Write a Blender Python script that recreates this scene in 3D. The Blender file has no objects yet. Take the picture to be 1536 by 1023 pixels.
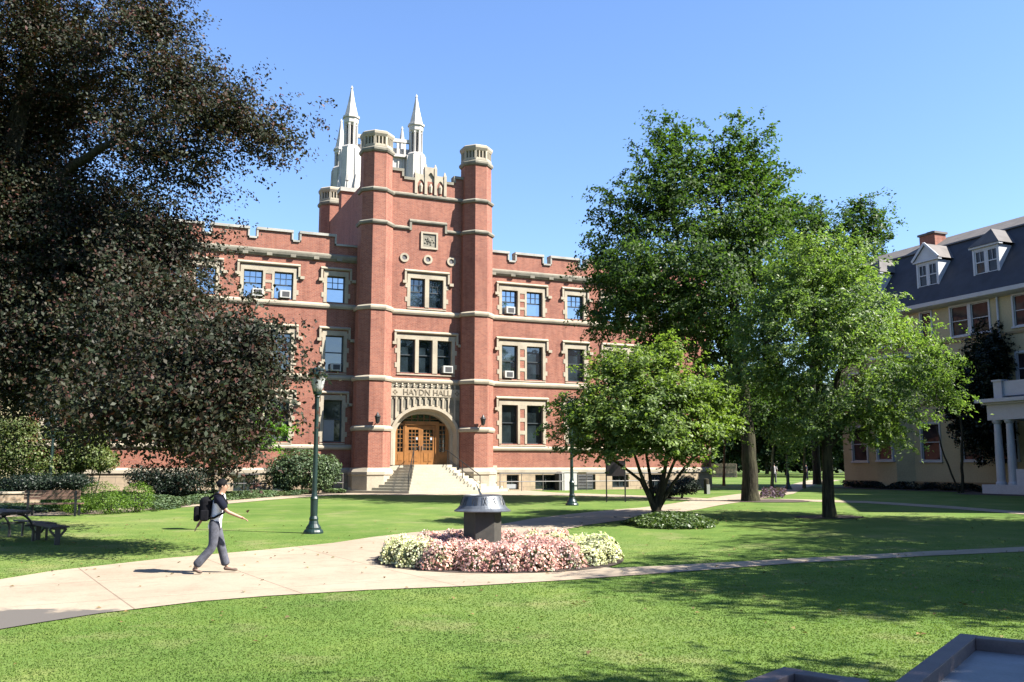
import bpy, bmesh, math, random
import numpy as np
from mathutils import Vector, Matrix
from mathutils.geometry import delaunay_2d_cdt
R = math.radians
random.seed(7)
SC = bpy.context.scene
COL = SC.collection

# ------------------------------------------------------------------ camera, sky, sun, exposure
FPX = 1375.0
CAM_H = 2.05
PITCH = math.atan(188 / FPX)
cam = bpy.data.cameras.new('camera')
cam.sensor_width = 36.0
cam.lens = 36.0 * FPX / 1536.0
cam.clip_end = 3000
co = bpy.data.objects.new('camera', cam)
COL.objects.link(co)
co.location = (0, 0, CAM_H)
co.rotation_euler = (math.pi / 2 + PITCH, 0, 0)
SC.camera = co

SUN_EL = R(44)
SUN_AZ = math.atan2(0.96, -0.28)          # direction towards the sun, clockwise from +Y
sv = Vector((math.sin(SUN_AZ) * math.cos(SUN_EL), math.cos(SUN_AZ) * math.cos(SUN_EL), math.sin(SUN_EL)))
world = bpy.data.worlds.new('World')
SC.world = world
world.use_nodes = True
nt = world.node_tree
nt.nodes.clear()
sky = nt.nodes.new('ShaderNodeTexSky')
sky.sky_type = 'NISHITA'
sky.sun_disc = False
sky.sun_elevation = SUN_EL
sky.sun_rotation = SUN_AZ
sky.altitude = 100
sky.air_density = 1.25
sky.dust_density = 0.25
sky.ozone_density = 3.2
bg = nt.nodes.new('ShaderNodeBackground')
bg.inputs['Strength'].default_value = 0.05
out = nt.nodes.new('ShaderNodeOutputWorld')
tint = nt.nodes.new('ShaderNodeMix')
tint.data_type = 'RGBA'
tint.blend_type = 'MULTIPLY'
tint.inputs[0].default_value = 1
tint.inputs[7].default_value = (.92, 1.03, 1.28, 1)
nt.links.new(sky.outputs[0], tint.inputs[6])
nt.links.new(tint.outputs[2], bg.inputs['Color'])
nt.links.new(bg.outputs[0], out.inputs['Surface'])
sl = bpy.data.lights.new('sun', 'SUN')
sl.energy = 5.0
sl.angle = R(0.5)
sl.color = (1.0, 0.95, 0.86)
so = bpy.data.objects.new('sun', sl)
so.rotation_euler = sv.to_track_quat('Z', 'Y').to_euler()
so.location = (0, 0, 60)
COL.objects.link(so)
SC.view_settings.view_transform = 'Standard'
SC.view_settings.look = 'None'
SC.view_settings.gamma = 1
SC.view_settings.use_curve_mapping = False
SC.view_settings.exposure = 2.08
SC.cycles.max_bounces = 6
SC.cycles.transparent_max_bounces = 6

# ------------------------------------------------------------------ measuring helpers
CF = Vector((0, math.cos(PITCH), math.sin(PITCH)))
CU = Vector((0, -math.sin(PITCH), math.cos(PITCH)))


def gz(x, y):
    r = math.hypot(x, y)
    t = min(max((r - 16) / 37, 0), 1)
    s = min(max((r - 60) / 65, 0), 1)
    return .47 * t * t * (3 - 2 * t) + .2 * s


def ray(px, py):
    return Vector(((px - 768) / FPX, 0, 0)) + CF - CU * ((py - 511.5) / FPX)


def P(px, py, Y):
    """world point seen at a photo pixel, Y metres ahead"""
    v = ray(px, py)
    return Vector((0, 0, CAM_H)) + v * (Y / v.y)


def G(px, py):
    """ground point seen at a photo pixel"""
    v = ray(px, py)
    a, b = 0.0, 260.0 / v.y
    for _ in range(44):
        m = (a + b) / 2
        if CAM_H + v.z * m <= gz(v.x * m, v.y * m):
            b = m
        else:
            a = m
    return Vector((v.x * b, v.y * b, gz(v.x * b, v.y * b)))


def GX(px, Y):
    x = (px - 768) / (FPX * math.cos(PITCH) + 188 * math.sin(PITCH)) * Y
    return Vector((x, Y, gz(x, Y)))


# ------------------------------------------------------------------ materials
MATS = {}
K = .47          # the colour figures below are sunlit appearances; this brings them to real reflectances


def new_mat(name):
    m = bpy.data.materials.new(name)
    m.use_nodes = True
    m.node_tree.nodes.clear()
    MATS[name] = m
    return m, m.node_tree


def N(t, typ, **kw):
    n = t.nodes.new(typ)
    for k, v in kw.items():
        if k in n.inputs.keys():
            n.inputs[k].default_value = v
        else:
            setattr(n, k, v)
    return n


def ramp(t, stops, fac=None):
    r = t.nodes.new('ShaderNodeValToRGB')
    e = r.color_ramp.elements
    while len(e) < len(stops):
        e.new(0.5)
    for i, (p, c) in enumerate(stops):
        e[i].position = p
        e[i].color = (c[0], c[1], c[2], 1)
    if fac is not None:
        t.links.new(fac, r.inputs[0])
    return r


def noise(t, scale, detail=4, coord='Object', rough=.55, vec=None):
    n = N(t, 'ShaderNodeTexNoise')
    n.inputs['Scale'].default_value = scale
    n.inputs['Detail'].default_value = detail
    n.inputs['Roughness'].default_value = rough
    if vec is None:
        tc = N(t, 'ShaderNodeTexCoord')
        vec = tc.outputs[coord]
    t.links.new(vec, n.inputs['Vector'])
    return n


def mixc(t, a, b, fac, mode='MIX'):
    m = t.nodes.new('ShaderNodeMix')
    m.data_type = 'RGBA'
    m.blend_type = mode
    for sock, val in ((m.inputs[6], a), (m.inputs[7], b), (m.inputs[0], fac)):
        if hasattr(val, 'is_linked') or isinstance(val, bpy.types.NodeSocket):
            t.links.new(val, sock)
        elif isinstance(val, (int, float)):
            sock.default_value = val
        else:
            sock.default_value = (val[0], val[1], val[2], 1)
    return m.outputs[2]


def finish(t, color, rough=.7, bump=None, bstr=.2, bdist=.02, metal=0, spec=.5, coat=0):
    b = N(t, 'ShaderNodeBsdfPrincipled')
    t.links.new(mixc(t, color, (K, K, K), 1.0, 'MULTIPLY'), b.inputs['Base Color'])
    b.inputs['Roughness'].default_value = rough
    b.inputs['Metallic'].default_value = metal
    b.inputs['Specular IOR Level'].default_value = spec
    b.inputs['Coat Weight'].default_value = coat
    if bump is not None:
        bn = N(t, 'ShaderNodeBump')
        bn.inputs['Strength'].default_value = bstr
        bn.inputs['Distance'].default_value = bdist
        t.links.new(bump, bn.inputs['Height'])
        t.links.new(bn.outputs[0], b.inputs['Normal'])
    o = N(t, 'ShaderNodeOutputMaterial')
    t.links.new(b.outputs[0], o.inputs[0])
    return b


def plain(name, c, rough=.7, var=.25, scale=3, bstr=.15, metal=0, spec=.5, c2=None):
    m, t = new_mat(name)
    n1 = noise(t, scale, 5)
    n2 = noise(t, scale * 14, 3)
    c2 = c2 or tuple(max(0, v * (1 - var)) for v in c)
    hi = tuple(min(1, v * (1 + var * .5)) for v in c)
    r = ramp(t, [(.3, c2), (.55, c), (.8, hi)], n1.outputs[0])
    col = mixc(t, r.outputs[0], (.5, .5, .5), .12, 'OVERLAY')
    r2 = ramp(t, [(.3, (.82,) * 3), (.7, (1.12,) * 3)], n2.outputs[0])
    col = mixc(t, r.outputs[0], r2.outputs[0], .7, 'MULTIPLY')
    finish(t, col, rough, n2.outputs[0], bstr, .01, metal, spec)
    return m


def brick_mat(name, c1, c2, mortar, dark=(.5, .45, .45)):
    m, t = new_mat(name)
    uv = N(t, 'ShaderNodeTexCoord')
    b = N(t, 'ShaderNodeTexBrick')
    b.offset = .5
    b.inputs['Scale'].default_value = 1
    b.inputs['Brick Width'].default_value = .215
    b.inputs['Row Height'].default_value = .075
    b.inputs['Mortar Size'].default_value = .009
    b.inputs['Mortar Smooth'].default_value = .2
    b.inputs['Bias'].default_value = -.1
    b.inputs['Color1'].default_value = (*c1, 1)
    b.inputs['Color2'].default_value = (*c2, 1)
    b.inputs['Mortar'].default_value = (*mortar, 1)
    t.links.new(uv.outputs['UV'], b.inputs['Vector'])
    n1 = noise(t, .5, 6, 'UV', .65)
    n2 = noise(t, 9, 4, 'UV', .7)
    r1 = ramp(t, [(.25, (.72, .68, .7)), (.5, (1, 1, 1)), (.8, (1.14, 1.1, 1.06))], n1.outputs[0])
    r2 = ramp(t, [(.25, (.62, .6, .6)), (.5, (1, 1, 1)), (.8, (1.25, 1.2, 1.15))], n2.outputs[0])
    c = mixc(t, b.outputs['Color'], r1.outputs[0], .8, 'MULTIPLY')
    c = mixc(t, c, r2.outputs[0], .6, 'MULTIPLY')
    mp = N(t, 'ShaderNodeMapping')
    mp.inputs['Scale'].default_value = (2.2, .25, 1)
    t.links.new(uv.outputs['UV'], mp.inputs[0])
    n3 = noise(t, 1.0, 5, 'UV', .6, mp.outputs[0])
    r3 = ramp(t, [(.38, (.74, .7, .7)), (.52, (1, 1, 1))], n3.outputs[0])
    c = mixc(t, c, r3.outputs[0], .65, 'MULTIPLY')
    finish(t, c, .85, b.outputs['Fac'], -.35, .006, spec=.25)
    return m


def leaf_mat(name, cols, rough=.5, trans=.3, tcol=None, spec=.16, patch=.35, dry=None):
    """cols: dark..light leaf colours picked per leaf"""
    m, t = new_mat(name)
    g = N(t, 'ShaderNodeNewGeometry')
    k = len(cols) - 1
    r = ramp(t, [(i / k, tuple(v * K for v in c)) for i, c in enumerate(cols)], g.outputs['Random Per Island'])
    n = noise(t, patch, 3)
    r2 = ramp(t, [(.35, (.72, .75, .8)), (.65, (1.22, 1.18, 1.05))], n.outputs[0])
    c = mixc(t, r.outputs[0], r2.outputs[0], 1.0, 'MULTIPLY')
    if dry:
        dn = noise(t, .55, 6, 'Object', .65)
        dr = ramp(t, [(.54, (0, 0, 0)), (.74, (.6, .6, .6))], dn.outputs[0])
        c = mixc(t, c, tuple(v * K for v in dry), dr.outputs[0])
    b = N(t, 'ShaderNodeBsdfPrincipled')
    t.links.new(c, b.inputs['Base Color'])
    b.inputs['Roughness'].default_value = rough
    b.inputs['Specular IOR Level'].default_value = spec
    tr = N(t, 'ShaderNodeBsdfTranslucent')
    tc = mixc(t, c, tcol or (1.3, 1.5, .6), 1.0, 'MULTIPLY')
    t.links.new(tc, tr.inputs[0])
    mx = N(t, 'ShaderNodeMixShader')
    mx.inputs[0].default_value = trans
    t.links.new(b.outputs[0], mx.inputs[1])
    t.links.new(tr.outputs[0], mx.inputs[2])
    o = N(t, 'ShaderNodeOutputMaterial')
    t.links.new(mx.outputs[0], o.inputs[0])
    return m


def glass_mat(name, dark, gl, rough=.03, tint=(1, 1, 1)):
    m, t = new_mat(name)
    n = noise(t, .9, 2)
    c = ramp(t, [(.35, tuple(v * .5 for v in dark)), (.7, tuple(v * 1.6 for v in dark))], n.outputs[0])
    d = N(t, 'ShaderNodeBsdfDiffuse')
    t.links.new(c.outputs[0], d.inputs[0])
    gs = N(t, 'ShaderNodeBsdfGlossy')
    gs.inputs['Roughness'].default_value = rough
    gs.inputs['Color'].default_value = (*tint, 1)
    n2 = noise(t, 1.3, 2)
    bn = N(t, 'ShaderNodeBump')
    bn.inputs['Strength'].default_value = .25
    bn.inputs['Distance'].default_value = .02
    t.links.new(n2.outputs[0], bn.inputs['Height'])
    t.links.new(bn.outputs[0], gs.inputs['Normal'])
    mx = N(t, 'ShaderNodeMixShader')
    mx.inputs[0].default_value = gl
    t.links.new(d.outputs[0], mx.inputs[1])
    t.links.new(gs.outputs[0], mx.inputs[2])
    o = N(t, 'ShaderNodeOutputMaterial')
    t.links.new(mx.outputs[0], o.inputs[0])
    return m


M_brick = brick_mat('red_brick', (.50, .175, .108), (.35, .106, .07), (.44, .30, .24))
M_stone = plain('buff_limestone', (.60, .515, .385), .85, .22, 1.2, .3)
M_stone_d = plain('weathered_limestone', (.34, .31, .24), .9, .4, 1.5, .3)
M_cop = plain('weathered_coping', (.55, .53, .47), .85, .35, .8, .2)
M_step = plain('pale_step_stone', (.66, .60, .46), .85, .12, 1.0, .15)
M_white = plain('white_terracotta', (.78, .73, .68), .7, .2, .5, .2)
M_white_d = plain('louvre_grey', (.16, .15, .16), .8, .2, 2, .1)
M_paint = plain('white_paint', (.70, .74, .80), .5, .08, 2, .05)
M_sash = plain('dark_sash_paint', (.035, .05, .06), .5, .2, 3, .05)
M_wood = plain('oak_door_wood', (.42, .17, .035), .45, .35, 2.5, .1)
M_wood_d = plain('dark_varnished_wood', (.20, .07, .02), .5, .35, 2.5, .1)
M_iron = plain('black_iron', (.02, .022, .024), .45, .3, 5, .05)
M_lamp = plain('green_lamp_paint', (.012, .04, .036), .38, .25, 5, .05)
M_bronze = plain('blue_grey_bronze', (.24, .26, .29), .42, .35, 6, .25, metal=.55)
M_ped = plain('dark_granite', (.07, .062, .05), .7, .3, 6, .2)
M_grille = plain('grille_grey', (.06, .06, .065), .6, .2, 8, .1)
M_slate = plain('slate_roof', (.050, .056, .075), .8, .35, 1.5, .3)
M_roofcap = plain('sunlit_shingle', (.20, .175, .16), .85, .3, 1.5, .3)  # paler than the slate: sunlight on the flatter upper slope put into colour
M_cream = plain('cream_render', (.68, .58, .35), .9, .12, .7, .15)
M_cream_d = plain('tan_base_render', (.46, .33, .17), .9, .2, .8, .15)
def bark_mat(name, c):
    m, t = new_mat(name)
    tc_ = N(t, 'ShaderNodeTexCoord')
    mp_ = N(t, 'ShaderNodeMapping')
    mp_.inputs['Scale'].default_value = (9, 9, 1.1)
    t.links.new(tc_.outputs['Object'], mp_.inputs[0])
    n1_ = noise(t, 1.6, 7, 'Object', .7, mp_.outputs[0])
    n2_ = noise(t, 1.1, 4)
    r1_ = ramp(t, [(.34, tuple(v * .3 for v in c)), (.5, c), (.68, tuple(v * 1.9 for v in c))], n1_.outputs[0])
    r2_ = ramp(t, [(.4, (.8, .85, .7)), (.62, (1.1, 1.3, .85))], n2_.outputs[0])
    finish(t, mixc(t, r1_.outputs[0], r2_.outputs[0], .8, 'MULTIPLY'), .95, n1_.outputs[0], 1.0, .05, spec=.15)
    return m


M_bark = bark_mat('grey_bark', (.19, .16, .12))
M_bark_d = bark_mat('dark_bark', (.062, .052, .042))
M_mulch = plain('brown_mulch', (.085, .055, .038), 1, .5, 4, .8)
M_bench = plain('red_brown_bench_wood', (.30, .17, .13), .65, .3, 3, .2)
M_table = plain('dark_brown_table_wood', (.05, .035, .038), .55, .35, 3, .2)
M_rim = plain('weathered_brown_rim', (.17, .125, .125), .6, .3, 4, .25)
M_traytop = plain('grey_tray_metal', (.30, .31, .33), .55, .25, 2.5, .1)
M_fencew = plain('weathered_fence_wood', (.56, .42, .32), .9, .35, 2, .2)
M_glass_hi = glass_mat('glass_sky', (.03, .04, .055), .44, .02, (.8, .9, 1))
M_glass_lo = glass_mat('glass_dark', (.012, .018, .02), .07, .04)
M_blind = plain('pale_blind', (.45, .47, .48), .8, .1, 2, .05)
M_frost = plain('frosted_lamp_glass', (.62, .64, .62), .25, .08, 5, .03)
M_acw = plain('off_white_metal', (.70, .69, .64), .5, .1, 5, .05)
M_skin = plain('skin', (.50, .27, .17), .55, .1, 6, .05)
M_hair = plain('black_hair', (.006, .005, .006), .7, .3, 30, .5, spec=.15)
M_shirt = plain('white_cotton', (1.2, 1.22, 1.3), .9, .15, 9, .3)
M_navy = plain('navy_cotton', (.016, .018, .036), .9, .3, 6, .3, spec=.1)
M_jeans = plain('grey_denim', (.12, .125, .16), .95, .55, 11, .6)
M_pack = plain('black_nylon', (.010, .010, .014), .8, .5, 9, .5, spec=.1)
M_shoe = plain('brown_shoe_leather', (.15, .085, .055), .6, .3, 9, .15)

# stone block base
m, t = new_mat('coursed_stone')
uvn = N(t, 'ShaderNodeTexCoord')
bk = N(t, 'ShaderNodeTexBrick')
bk.inputs['Scale'].default_value = 1
bk.inputs['Brick Width'].default_value = .95
bk.inputs['Row Height'].default_value = .36
bk.inputs['Mortar Size'].default_value = .012
bk.inputs['Color1'].default_value = (.62, .49, .33, 1)
bk.inputs['Color2'].default_value = (.50, .39, .27, 1)
bk.inputs['Mortar'].default_value = (.28, .22, .16, 1)
t.links.new(uvn.outputs['UV'], bk.inputs['Vector'])
nn = noise(t, 2.5, 5, 'UV')
rr = ramp(t, [(.3, (.75, .75, .75)), (.7, (1.15, 1.12, 1.08))], nn.outputs[0])
finish(t, mixc(t, bk.outputs['Color'], rr.outputs[0], .9, 'MULTIPLY'), .9, bk.outputs['Fac'], -.5, .01)
M_block = m
# rubble wall
m, t = new_mat('tan_rubble_wall')
uvn = N(t, 'ShaderNodeTexCoord')
bk = N(t, 'ShaderNodeTexBrick')
bk.inputs['Scale'].default_value = 1
bk.inputs['Brick Width'].default_value = .42
bk.inputs['Row Height'].default_value = .2
bk.offset_frequency = 2
bk.squash = .7
bk.squash_frequency = 3
bk.inputs['Mortar Size'].default_value = .016
bk.inputs['Color1'].default_value = (.50, .38, .25, 1)
bk.inputs['Color2'].default_value = (.30, .21, .15, 1)
bk.inputs['Mortar'].default_value = (.44, .38, .29, 1)
t.links.new(uvn.outputs['UV'], bk.inputs['Vector'])
nn = noise(t, 3, 5, 'UV')
rr = ramp(t, [(.3, (.7, .7, .7)), (.7, (1.2, 1.15, 1.1))], nn.outputs[0])
finish(t, mixc(t, bk.outputs['Color'], rr.outputs[0], .9, 'MULTIPLY'), .9, bk.outputs['Fac'], -.6, .02)
M_rubble = m

# lawn
m, t = new_mat('mown_lawn')
n1 = noise(t, .12, 4)
n2 = noise(t, .9, 5)
n3 = noise(t, 11, 5, 'Object', .7)
n4 = noise(t, 60, 3, 'Object', .7)
a = ramp(t, [(.3, (.115, .205, .038)), (.5, (.160, .255, .055)), (.72, (.23, .30, .09))], n1.outputs[0])
b_ = ramp(t, [(.32, (.80, .88, .8)), (.52, (1, 1, 1)), (.72, (1.32, 1.16, 1.18))], n2.outputs[0])
c_ = ramp(t, [(.3, (.74, .78, .72)), (.5, (1, 1, 1)), (.72, (1.3, 1.22, 1.2))], n3.outputs[0])
d_ = ramp(t, [(.3, (.84, .87, .8)), (.5, (1, 1, 1)), (.72, (1.22, 1.18, 1.15))], n4.outputs[0])
cc = mixc(t, a.outputs[0], b_.outputs[0], 1, 'MULTIPLY')
cc = mixc(t, cc, c_.outputs[0], .8, 'MULTIPLY')
cc = mixc(t, cc, d_.outputs[0], .7, 'MULTIPLY')
dn = noise(t, .55, 6, 'Object', .65)
dr = ramp(t, [(.54, (0, 0, 0)), (.74, (.6, .6, .6))], dn.outputs[0])
cc = mixc(t, cc, (.40, .36, .18), dr.outputs[0])
finish(t, cc, .9, n4.outputs[0], .3, .02, spec=.1)
M_lawn = m
# concrete path with joints and a damp stain
m, t = new_mat('pinkish_concrete')
tc = N(t, 'ShaderNodeTexCoord')
n1 = noise(t, .6, 5)
n2 = noise(t, 30, 4, 'Object', .7)
a = ramp(t, [(.3, (.48, .38, .275)), (.55, (.55, .445, .325)), (.8, (.60, .495, .37))], n1.outputs[0])
d_ = ramp(t, [(.3, (.86,) * 3), (.7, (1.1,) * 3)], n2.outputs[0])
cc = mixc(t, a.outputs[0], d_.outputs[0], 1, 'MULTIPLY')
bk = N(t, 'ShaderNodeTexBrick')
bk.offset = 0
bk.inputs['Scale'].default_value = 1
bk.inputs['Brick Width'].default_value = 2.6
bk.inputs['Row Height'].default_value = 2.6
bk.inputs['Mortar Size'].default_value = .014
bk.inputs['Color1'].default_value = (1, 1, 1, 1)
bk.inputs['Color2'].default_value = (.93, .93, .92, 1)
bk.inputs['Mortar'].default_value = (.55, .52, .5, 1)
mp = N(t, 'ShaderNodeMapping')
mp.inputs['Rotation'].default_value = (0, 0, R(-32))
t.links.new(tc.outputs['Object'], mp.inputs[0])
t.links.new(mp.outputs[0], bk.inputs['Vector'])
cc = mixc(t, cc, bk.outputs['Color'], 1, 'MULTIPLY')
nd = noise(t, 2.3, 8, 'Object', .75)
rd = ramp(t, [(.36, (.80, .79, .78)), (.5, (1, 1, 1))], nd.outputs[0])
cc = mixc(t, cc, rd.outputs[0], .8, 'MULTIPLY')
# damp patch: distance from a spot, broken up by noise
mp2 = N(t, 'ShaderNodeMapping')
mp2.vector_type = 'POINT'
sp = G(20, 932)
mp2.inputs['Location'].default_value = (-sp.x * .5, -sp.y * .8, 0)
mp2.inputs['Scale'].default_value = (.5, .8, 0)
t.links.new(tc.outputs['Object'], mp2.inputs[0])
ln = N(t, 'ShaderNodeVectorMath')
ln.operation = 'LENGTH'
t.links.new(mp2.outputs[0], ln.inputs[0])
n5 = noise(t, 1.6, 5)
ad = N(t, 'ShaderNodeMath')
ad.operation = 'MULTIPLY_ADD'
t.links.new(n5.outputs[0], ad.inputs[0])
ad.inputs[1].default_value = 1.5
t.links.new(ln.outputs['Value'], ad.inputs[2])
wet = ramp(t, [(0, (1, 1, 1)), (.5, (1, 1, 1)), (.57, (0, 0, 0))])
sc_ = N(t, 'ShaderNodeMath')
sc_.operation = 'MULTIPLY'
sc_.inputs[1].default_value = .36
t.links.new(ad.outputs[0], sc_.inputs[0])
t.links.new(sc_.outputs[0], wet.inputs[0])
cc = mixc(t, cc, (.17, .15, .13), wet.outputs[0])
finish(t, cc, .85, n2.outputs[0], .2, .004, spec=.3)
M_path = m

# ------------------------------------------------------------------ mesh builder


class MB:
    def __init__(s):
        s.v = []
        s.f = []
        s.mi = []
        s.m = 0

    def face(s, pts):
        i = len(s.v)
        s.v += [tuple(p) for p in pts]
        s.f.append(tuple(range(i, i + len(pts))))
        s.mi.append(s.m)

    def box(s, x0, x1, y0, y1, z0, z1, rz=0, org=(0, 0)):
        p = [(x, y, z) for z in (z0, z1) for y in (y0, y1) for x in (x0, x1)]
        if rz:
            c, sn = math.cos(rz), math.sin(rz)
            p = [(org[0] + (x - org[0]) * c - (y - org[1]) * sn, org[1] + (x - org[0]) * sn + (y - org[1]) * c, z) for x, y, z in p]
        i = len(s.v)
        s.v += p
        for q in ((0, 2, 3, 1), (4, 5, 7, 6), (0, 1, 5, 4), (2, 6, 7, 3), (0, 4, 6, 2), (1, 3, 7, 5)):
            s.f.append(tuple(i + k for k in q))
            s.mi.append(s.m)
        return s

    def bar(s, a, b, w, h=None):
        """square bar between two points"""
        h = h or w
        a, b = Vector(a), Vector(b)
        d = (b - a).normalized()
        up = Vector((0, 0, 1)) if abs(d.z) < .9 else Vector((1, 0, 0))
        sd = d.cross(up).normalized() * w / 2
        u2 = sd.cross(d).normalized() * h / 2
        i = len(s.v)
        for p in (a, b):
            for k, l in ((-1, -1), (1, -1), (1, 1), (-1, 1)):
                s.v.append(tuple(p + sd * k + u2 * l))
        for q in ((0, 1, 2, 3), (7, 6, 5, 4), (0, 4, 5, 1), (1, 5, 6, 2), (2, 6, 7, 3), (3, 7, 4, 0)):
            s.f.append(tuple(i + k for k in q))
            s.mi.append(s.m)
        return s

    def tube(s, pts, rads, n=8, cap=True):
        pts = [Vector(p) for p in pts]
        i0 = len(s.v)
        prev = None
        for k, p in enumerate(pts):
            d = (pts[min(k + 1, len(pts) - 1)] - pts[max(k - 1, 0)]).normalized()
            if prev is None:
                ref = Vector((0, 0, 1)) if abs(d.z) < .9 else Vector((1, 0, 0))
                a = d.cross(ref).normalized()
            else:
                a = (prev - d * prev.dot(d)).normalized()
            prev = a
            b = d.cross(a)
            for j in range(n):
                an = 2 * math.pi * j / n
                s.v.append(tuple(p + (a * math.cos(an) + b * math.sin(an)) * rads[k]))
        for k in range(len(pts) - 1):
            for j in range(n):
                a, b = i0 + k * n + j, i0 + k * n + (j + 1) % n
                s.f.append((a, b, b + n, a + n))
                s.mi.append(s.m)
        if cap:
            s.f.append(tuple(i0 + j for j in reversed(range(n))))
            s.mi.append(s.m)
            s.f.append(tuple(i0 + (len(pts) - 1) * n + j for j in range(n)))
            s.mi.append(s.m)
        return s

    def lathe(s, cx, cy, prof, n=8, ph=None, cap=True):
        """prof: (apothem-ish radius, z) from bottom to top"""
        ph = math.pi / n if ph is None else ph
        k = 1 / math.cos(math.pi / n) if n <= 8 else 1
        i0 = len(s.v)
        for r, z in prof:
            for j in range(n):
                a = ph + 2 * math.pi * j / n
                s.v.append((cx + r * k * math.cos(a), cy + r * k * math.sin(a), z))
        for q in range(len(prof) - 1):
            for j in range(n):
                a, b = i0 + q * n + j, i0 + q * n + (j + 1) % n
                s.f.append((a, b, b + n, a + n))
                s.mi.append(s.m)
        if cap:
            s.f.append(tuple(i0 + j for j in reversed(range(n))))
            s.mi.append(s.m)
            s.f.append(tuple(i0 + (len(prof) - 1) * n + j for j in range(n)))
            s.mi.append(s.m)
        return s

    def ext(s, x0, x1, prof):
        """closed (y,z) profile pushed along x"""
        n = len(prof)
        i = len(s.v)
        s.v += [(x0, y, z) for y, z in prof] + [(x1, y, z) for y, z in prof]
        for j in range(n):
            s.f.append((i + j, i + (j + 1) % n, i + n + (j + 1) % n, i + n + j))
            s.mi.append(s.m)
        s.f.append(tuple(i + j for j in reversed(range(n))))
        s.mi.append(s.m)
        s.f.append(tuple(i + n + j for j in range(n)))
        s.mi.append(s.m)
        return s

    def prism(s, poly, z0, z1):
        n = len(poly)
        i = len(s.v)
        s.v += [(x, y, z0) for x, y in poly] + [(x, y, z1) for x, y in poly]
        for j in range(n):
            s.f.append((i + j, i + (j + 1) % n, i + n + (j + 1) % n, i + n + j))
            s.mi.append(s.m)
        s.f.append(tuple(i + j for j in reversed(range(n))))
        s.mi.append(s.m)
        s.f.append(tuple(i + n + j for j in range(n)))
        s.mi.append(s.m)
        return s

    def sphere(s, c, r, sx=1, sy=1, sz=1, nu=12, nv=8):
        i0 = len(s.v)
        for a in range(nv + 1):
            th = math.pi * a / nv
            for b in range(nu):
                ph = 2 * math.pi * b / nu
                s.v.append((c[0] + r * sx * math.sin(th) * math.cos(ph), c[1] + r * sy * math.sin(th) * math.sin(ph), c[2] + r * sz * math.cos(th)))
        for a in range(nv):
            for b in range(nu):
                p, q = i0 + a * nu + b, i0 + a * nu + (b + 1) % nu
                s.f.append((p, p + nu, q + nu, q))
                s.mi.append(s.m)
        return s

    def build(s, name, mats, parent=None, smooth=False, loc=None, bevel=0):
        me = bpy.data.meshes.new(name)
        me.from_pydata(s.v, [], s.f)
        mats = mats if isinstance(mats, (list, tuple)) else [mats]
        for mm in mats:
            me.materials.append(mm)
        me.polygons.foreach_set('material_index', s.mi)
        bm = bmesh.new()
        bm.from_mesh(me)
        bmesh.ops.recalc_face_normals(bm, faces=bm.faces)
        uvl = bm.loops.layers.uv.new('UVMap')
        for f in bm.faces:
            nrm = f.normal
            if abs(nrm.z) > .7:
                for l in f.loops:
                    l[uvl].uv = (l.vert.co.x, l.vert.co.y)
            else:
                tx, ty = -nrm.y, nrm.x
                q = math.hypot(tx, ty) or 1
                for l in f.loops:
                    c = l.vert.co
                    l[uvl].uv = ((c.x * tx + c.y * ty) / q, c.z)
        if smooth:
            for f in bm.faces:
                f.smooth = True
        bm.to_mesh(me)
        bm.free()
        o = bpy.data.objects.new(name, me)
        COL.objects.link(o)
        if parent:
            o.parent = parent
        if loc:
            o.location = loc
        if bevel:
            b = o.modifiers.new('bevel', 'BEVEL')
            b.width = bevel
            b.segments = 2 if bevel < .03 else 5
            b.limit_method = 'ANGLE'
        return o


def thing(name, label, cat, loc=(0, 0, 0), rz=0, group=None):
    o = bpy.data.objects.new(name, None)
    COL.objects.link(o)
    o.empty_display_size = .2
    o.location = loc
    o.rotation_euler = (0, 0, rz)
    return tag(o, label, cat, group)


def tag(o, label=None, cat=None, group=None, kind=None):
    for k, v in (('label', label), ('category', cat), ('group', group), ('kind', kind)):
        if v:
            o[k] = v
    return o


def copy_thing(o, loc, label, rz=None, scale=None):
    c = o.copy()
    COL.objects.link(c)
    c.location = loc
    if rz is not None:
        c.rotation_euler = (0, 0, rz)
    if scale:
        c.scale = scale
    c['label'] = label
    for ch in list(o.children):
        k = ch.copy()
        COL.objects.link(k)
        k.parent = c
        for g in list(ch.children):
            q = g.copy()
            COL.objects.link(q)
            q.parent = k
    return c


# ------------------------------------------------------------------ ground, paths
def in_poly(pts, poly):
    x, y = pts[:, 0], pts[:, 1]
    c = np.zeros(len(pts), bool)
    n = len(poly)
    for i in range(n):
        x0, y0 = poly[i][0], poly[i][1]
        x1, y1 = poly[(i + 1) % n][0], poly[(i + 1) % n][1]
        if y0 == y1:
            continue
        k = ((y0 > y) != (y1 > y)) & (x < (x1 - x0) * (y - y0) / (y1 - y0) + x0)
        c ^= k
    return c


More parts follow.
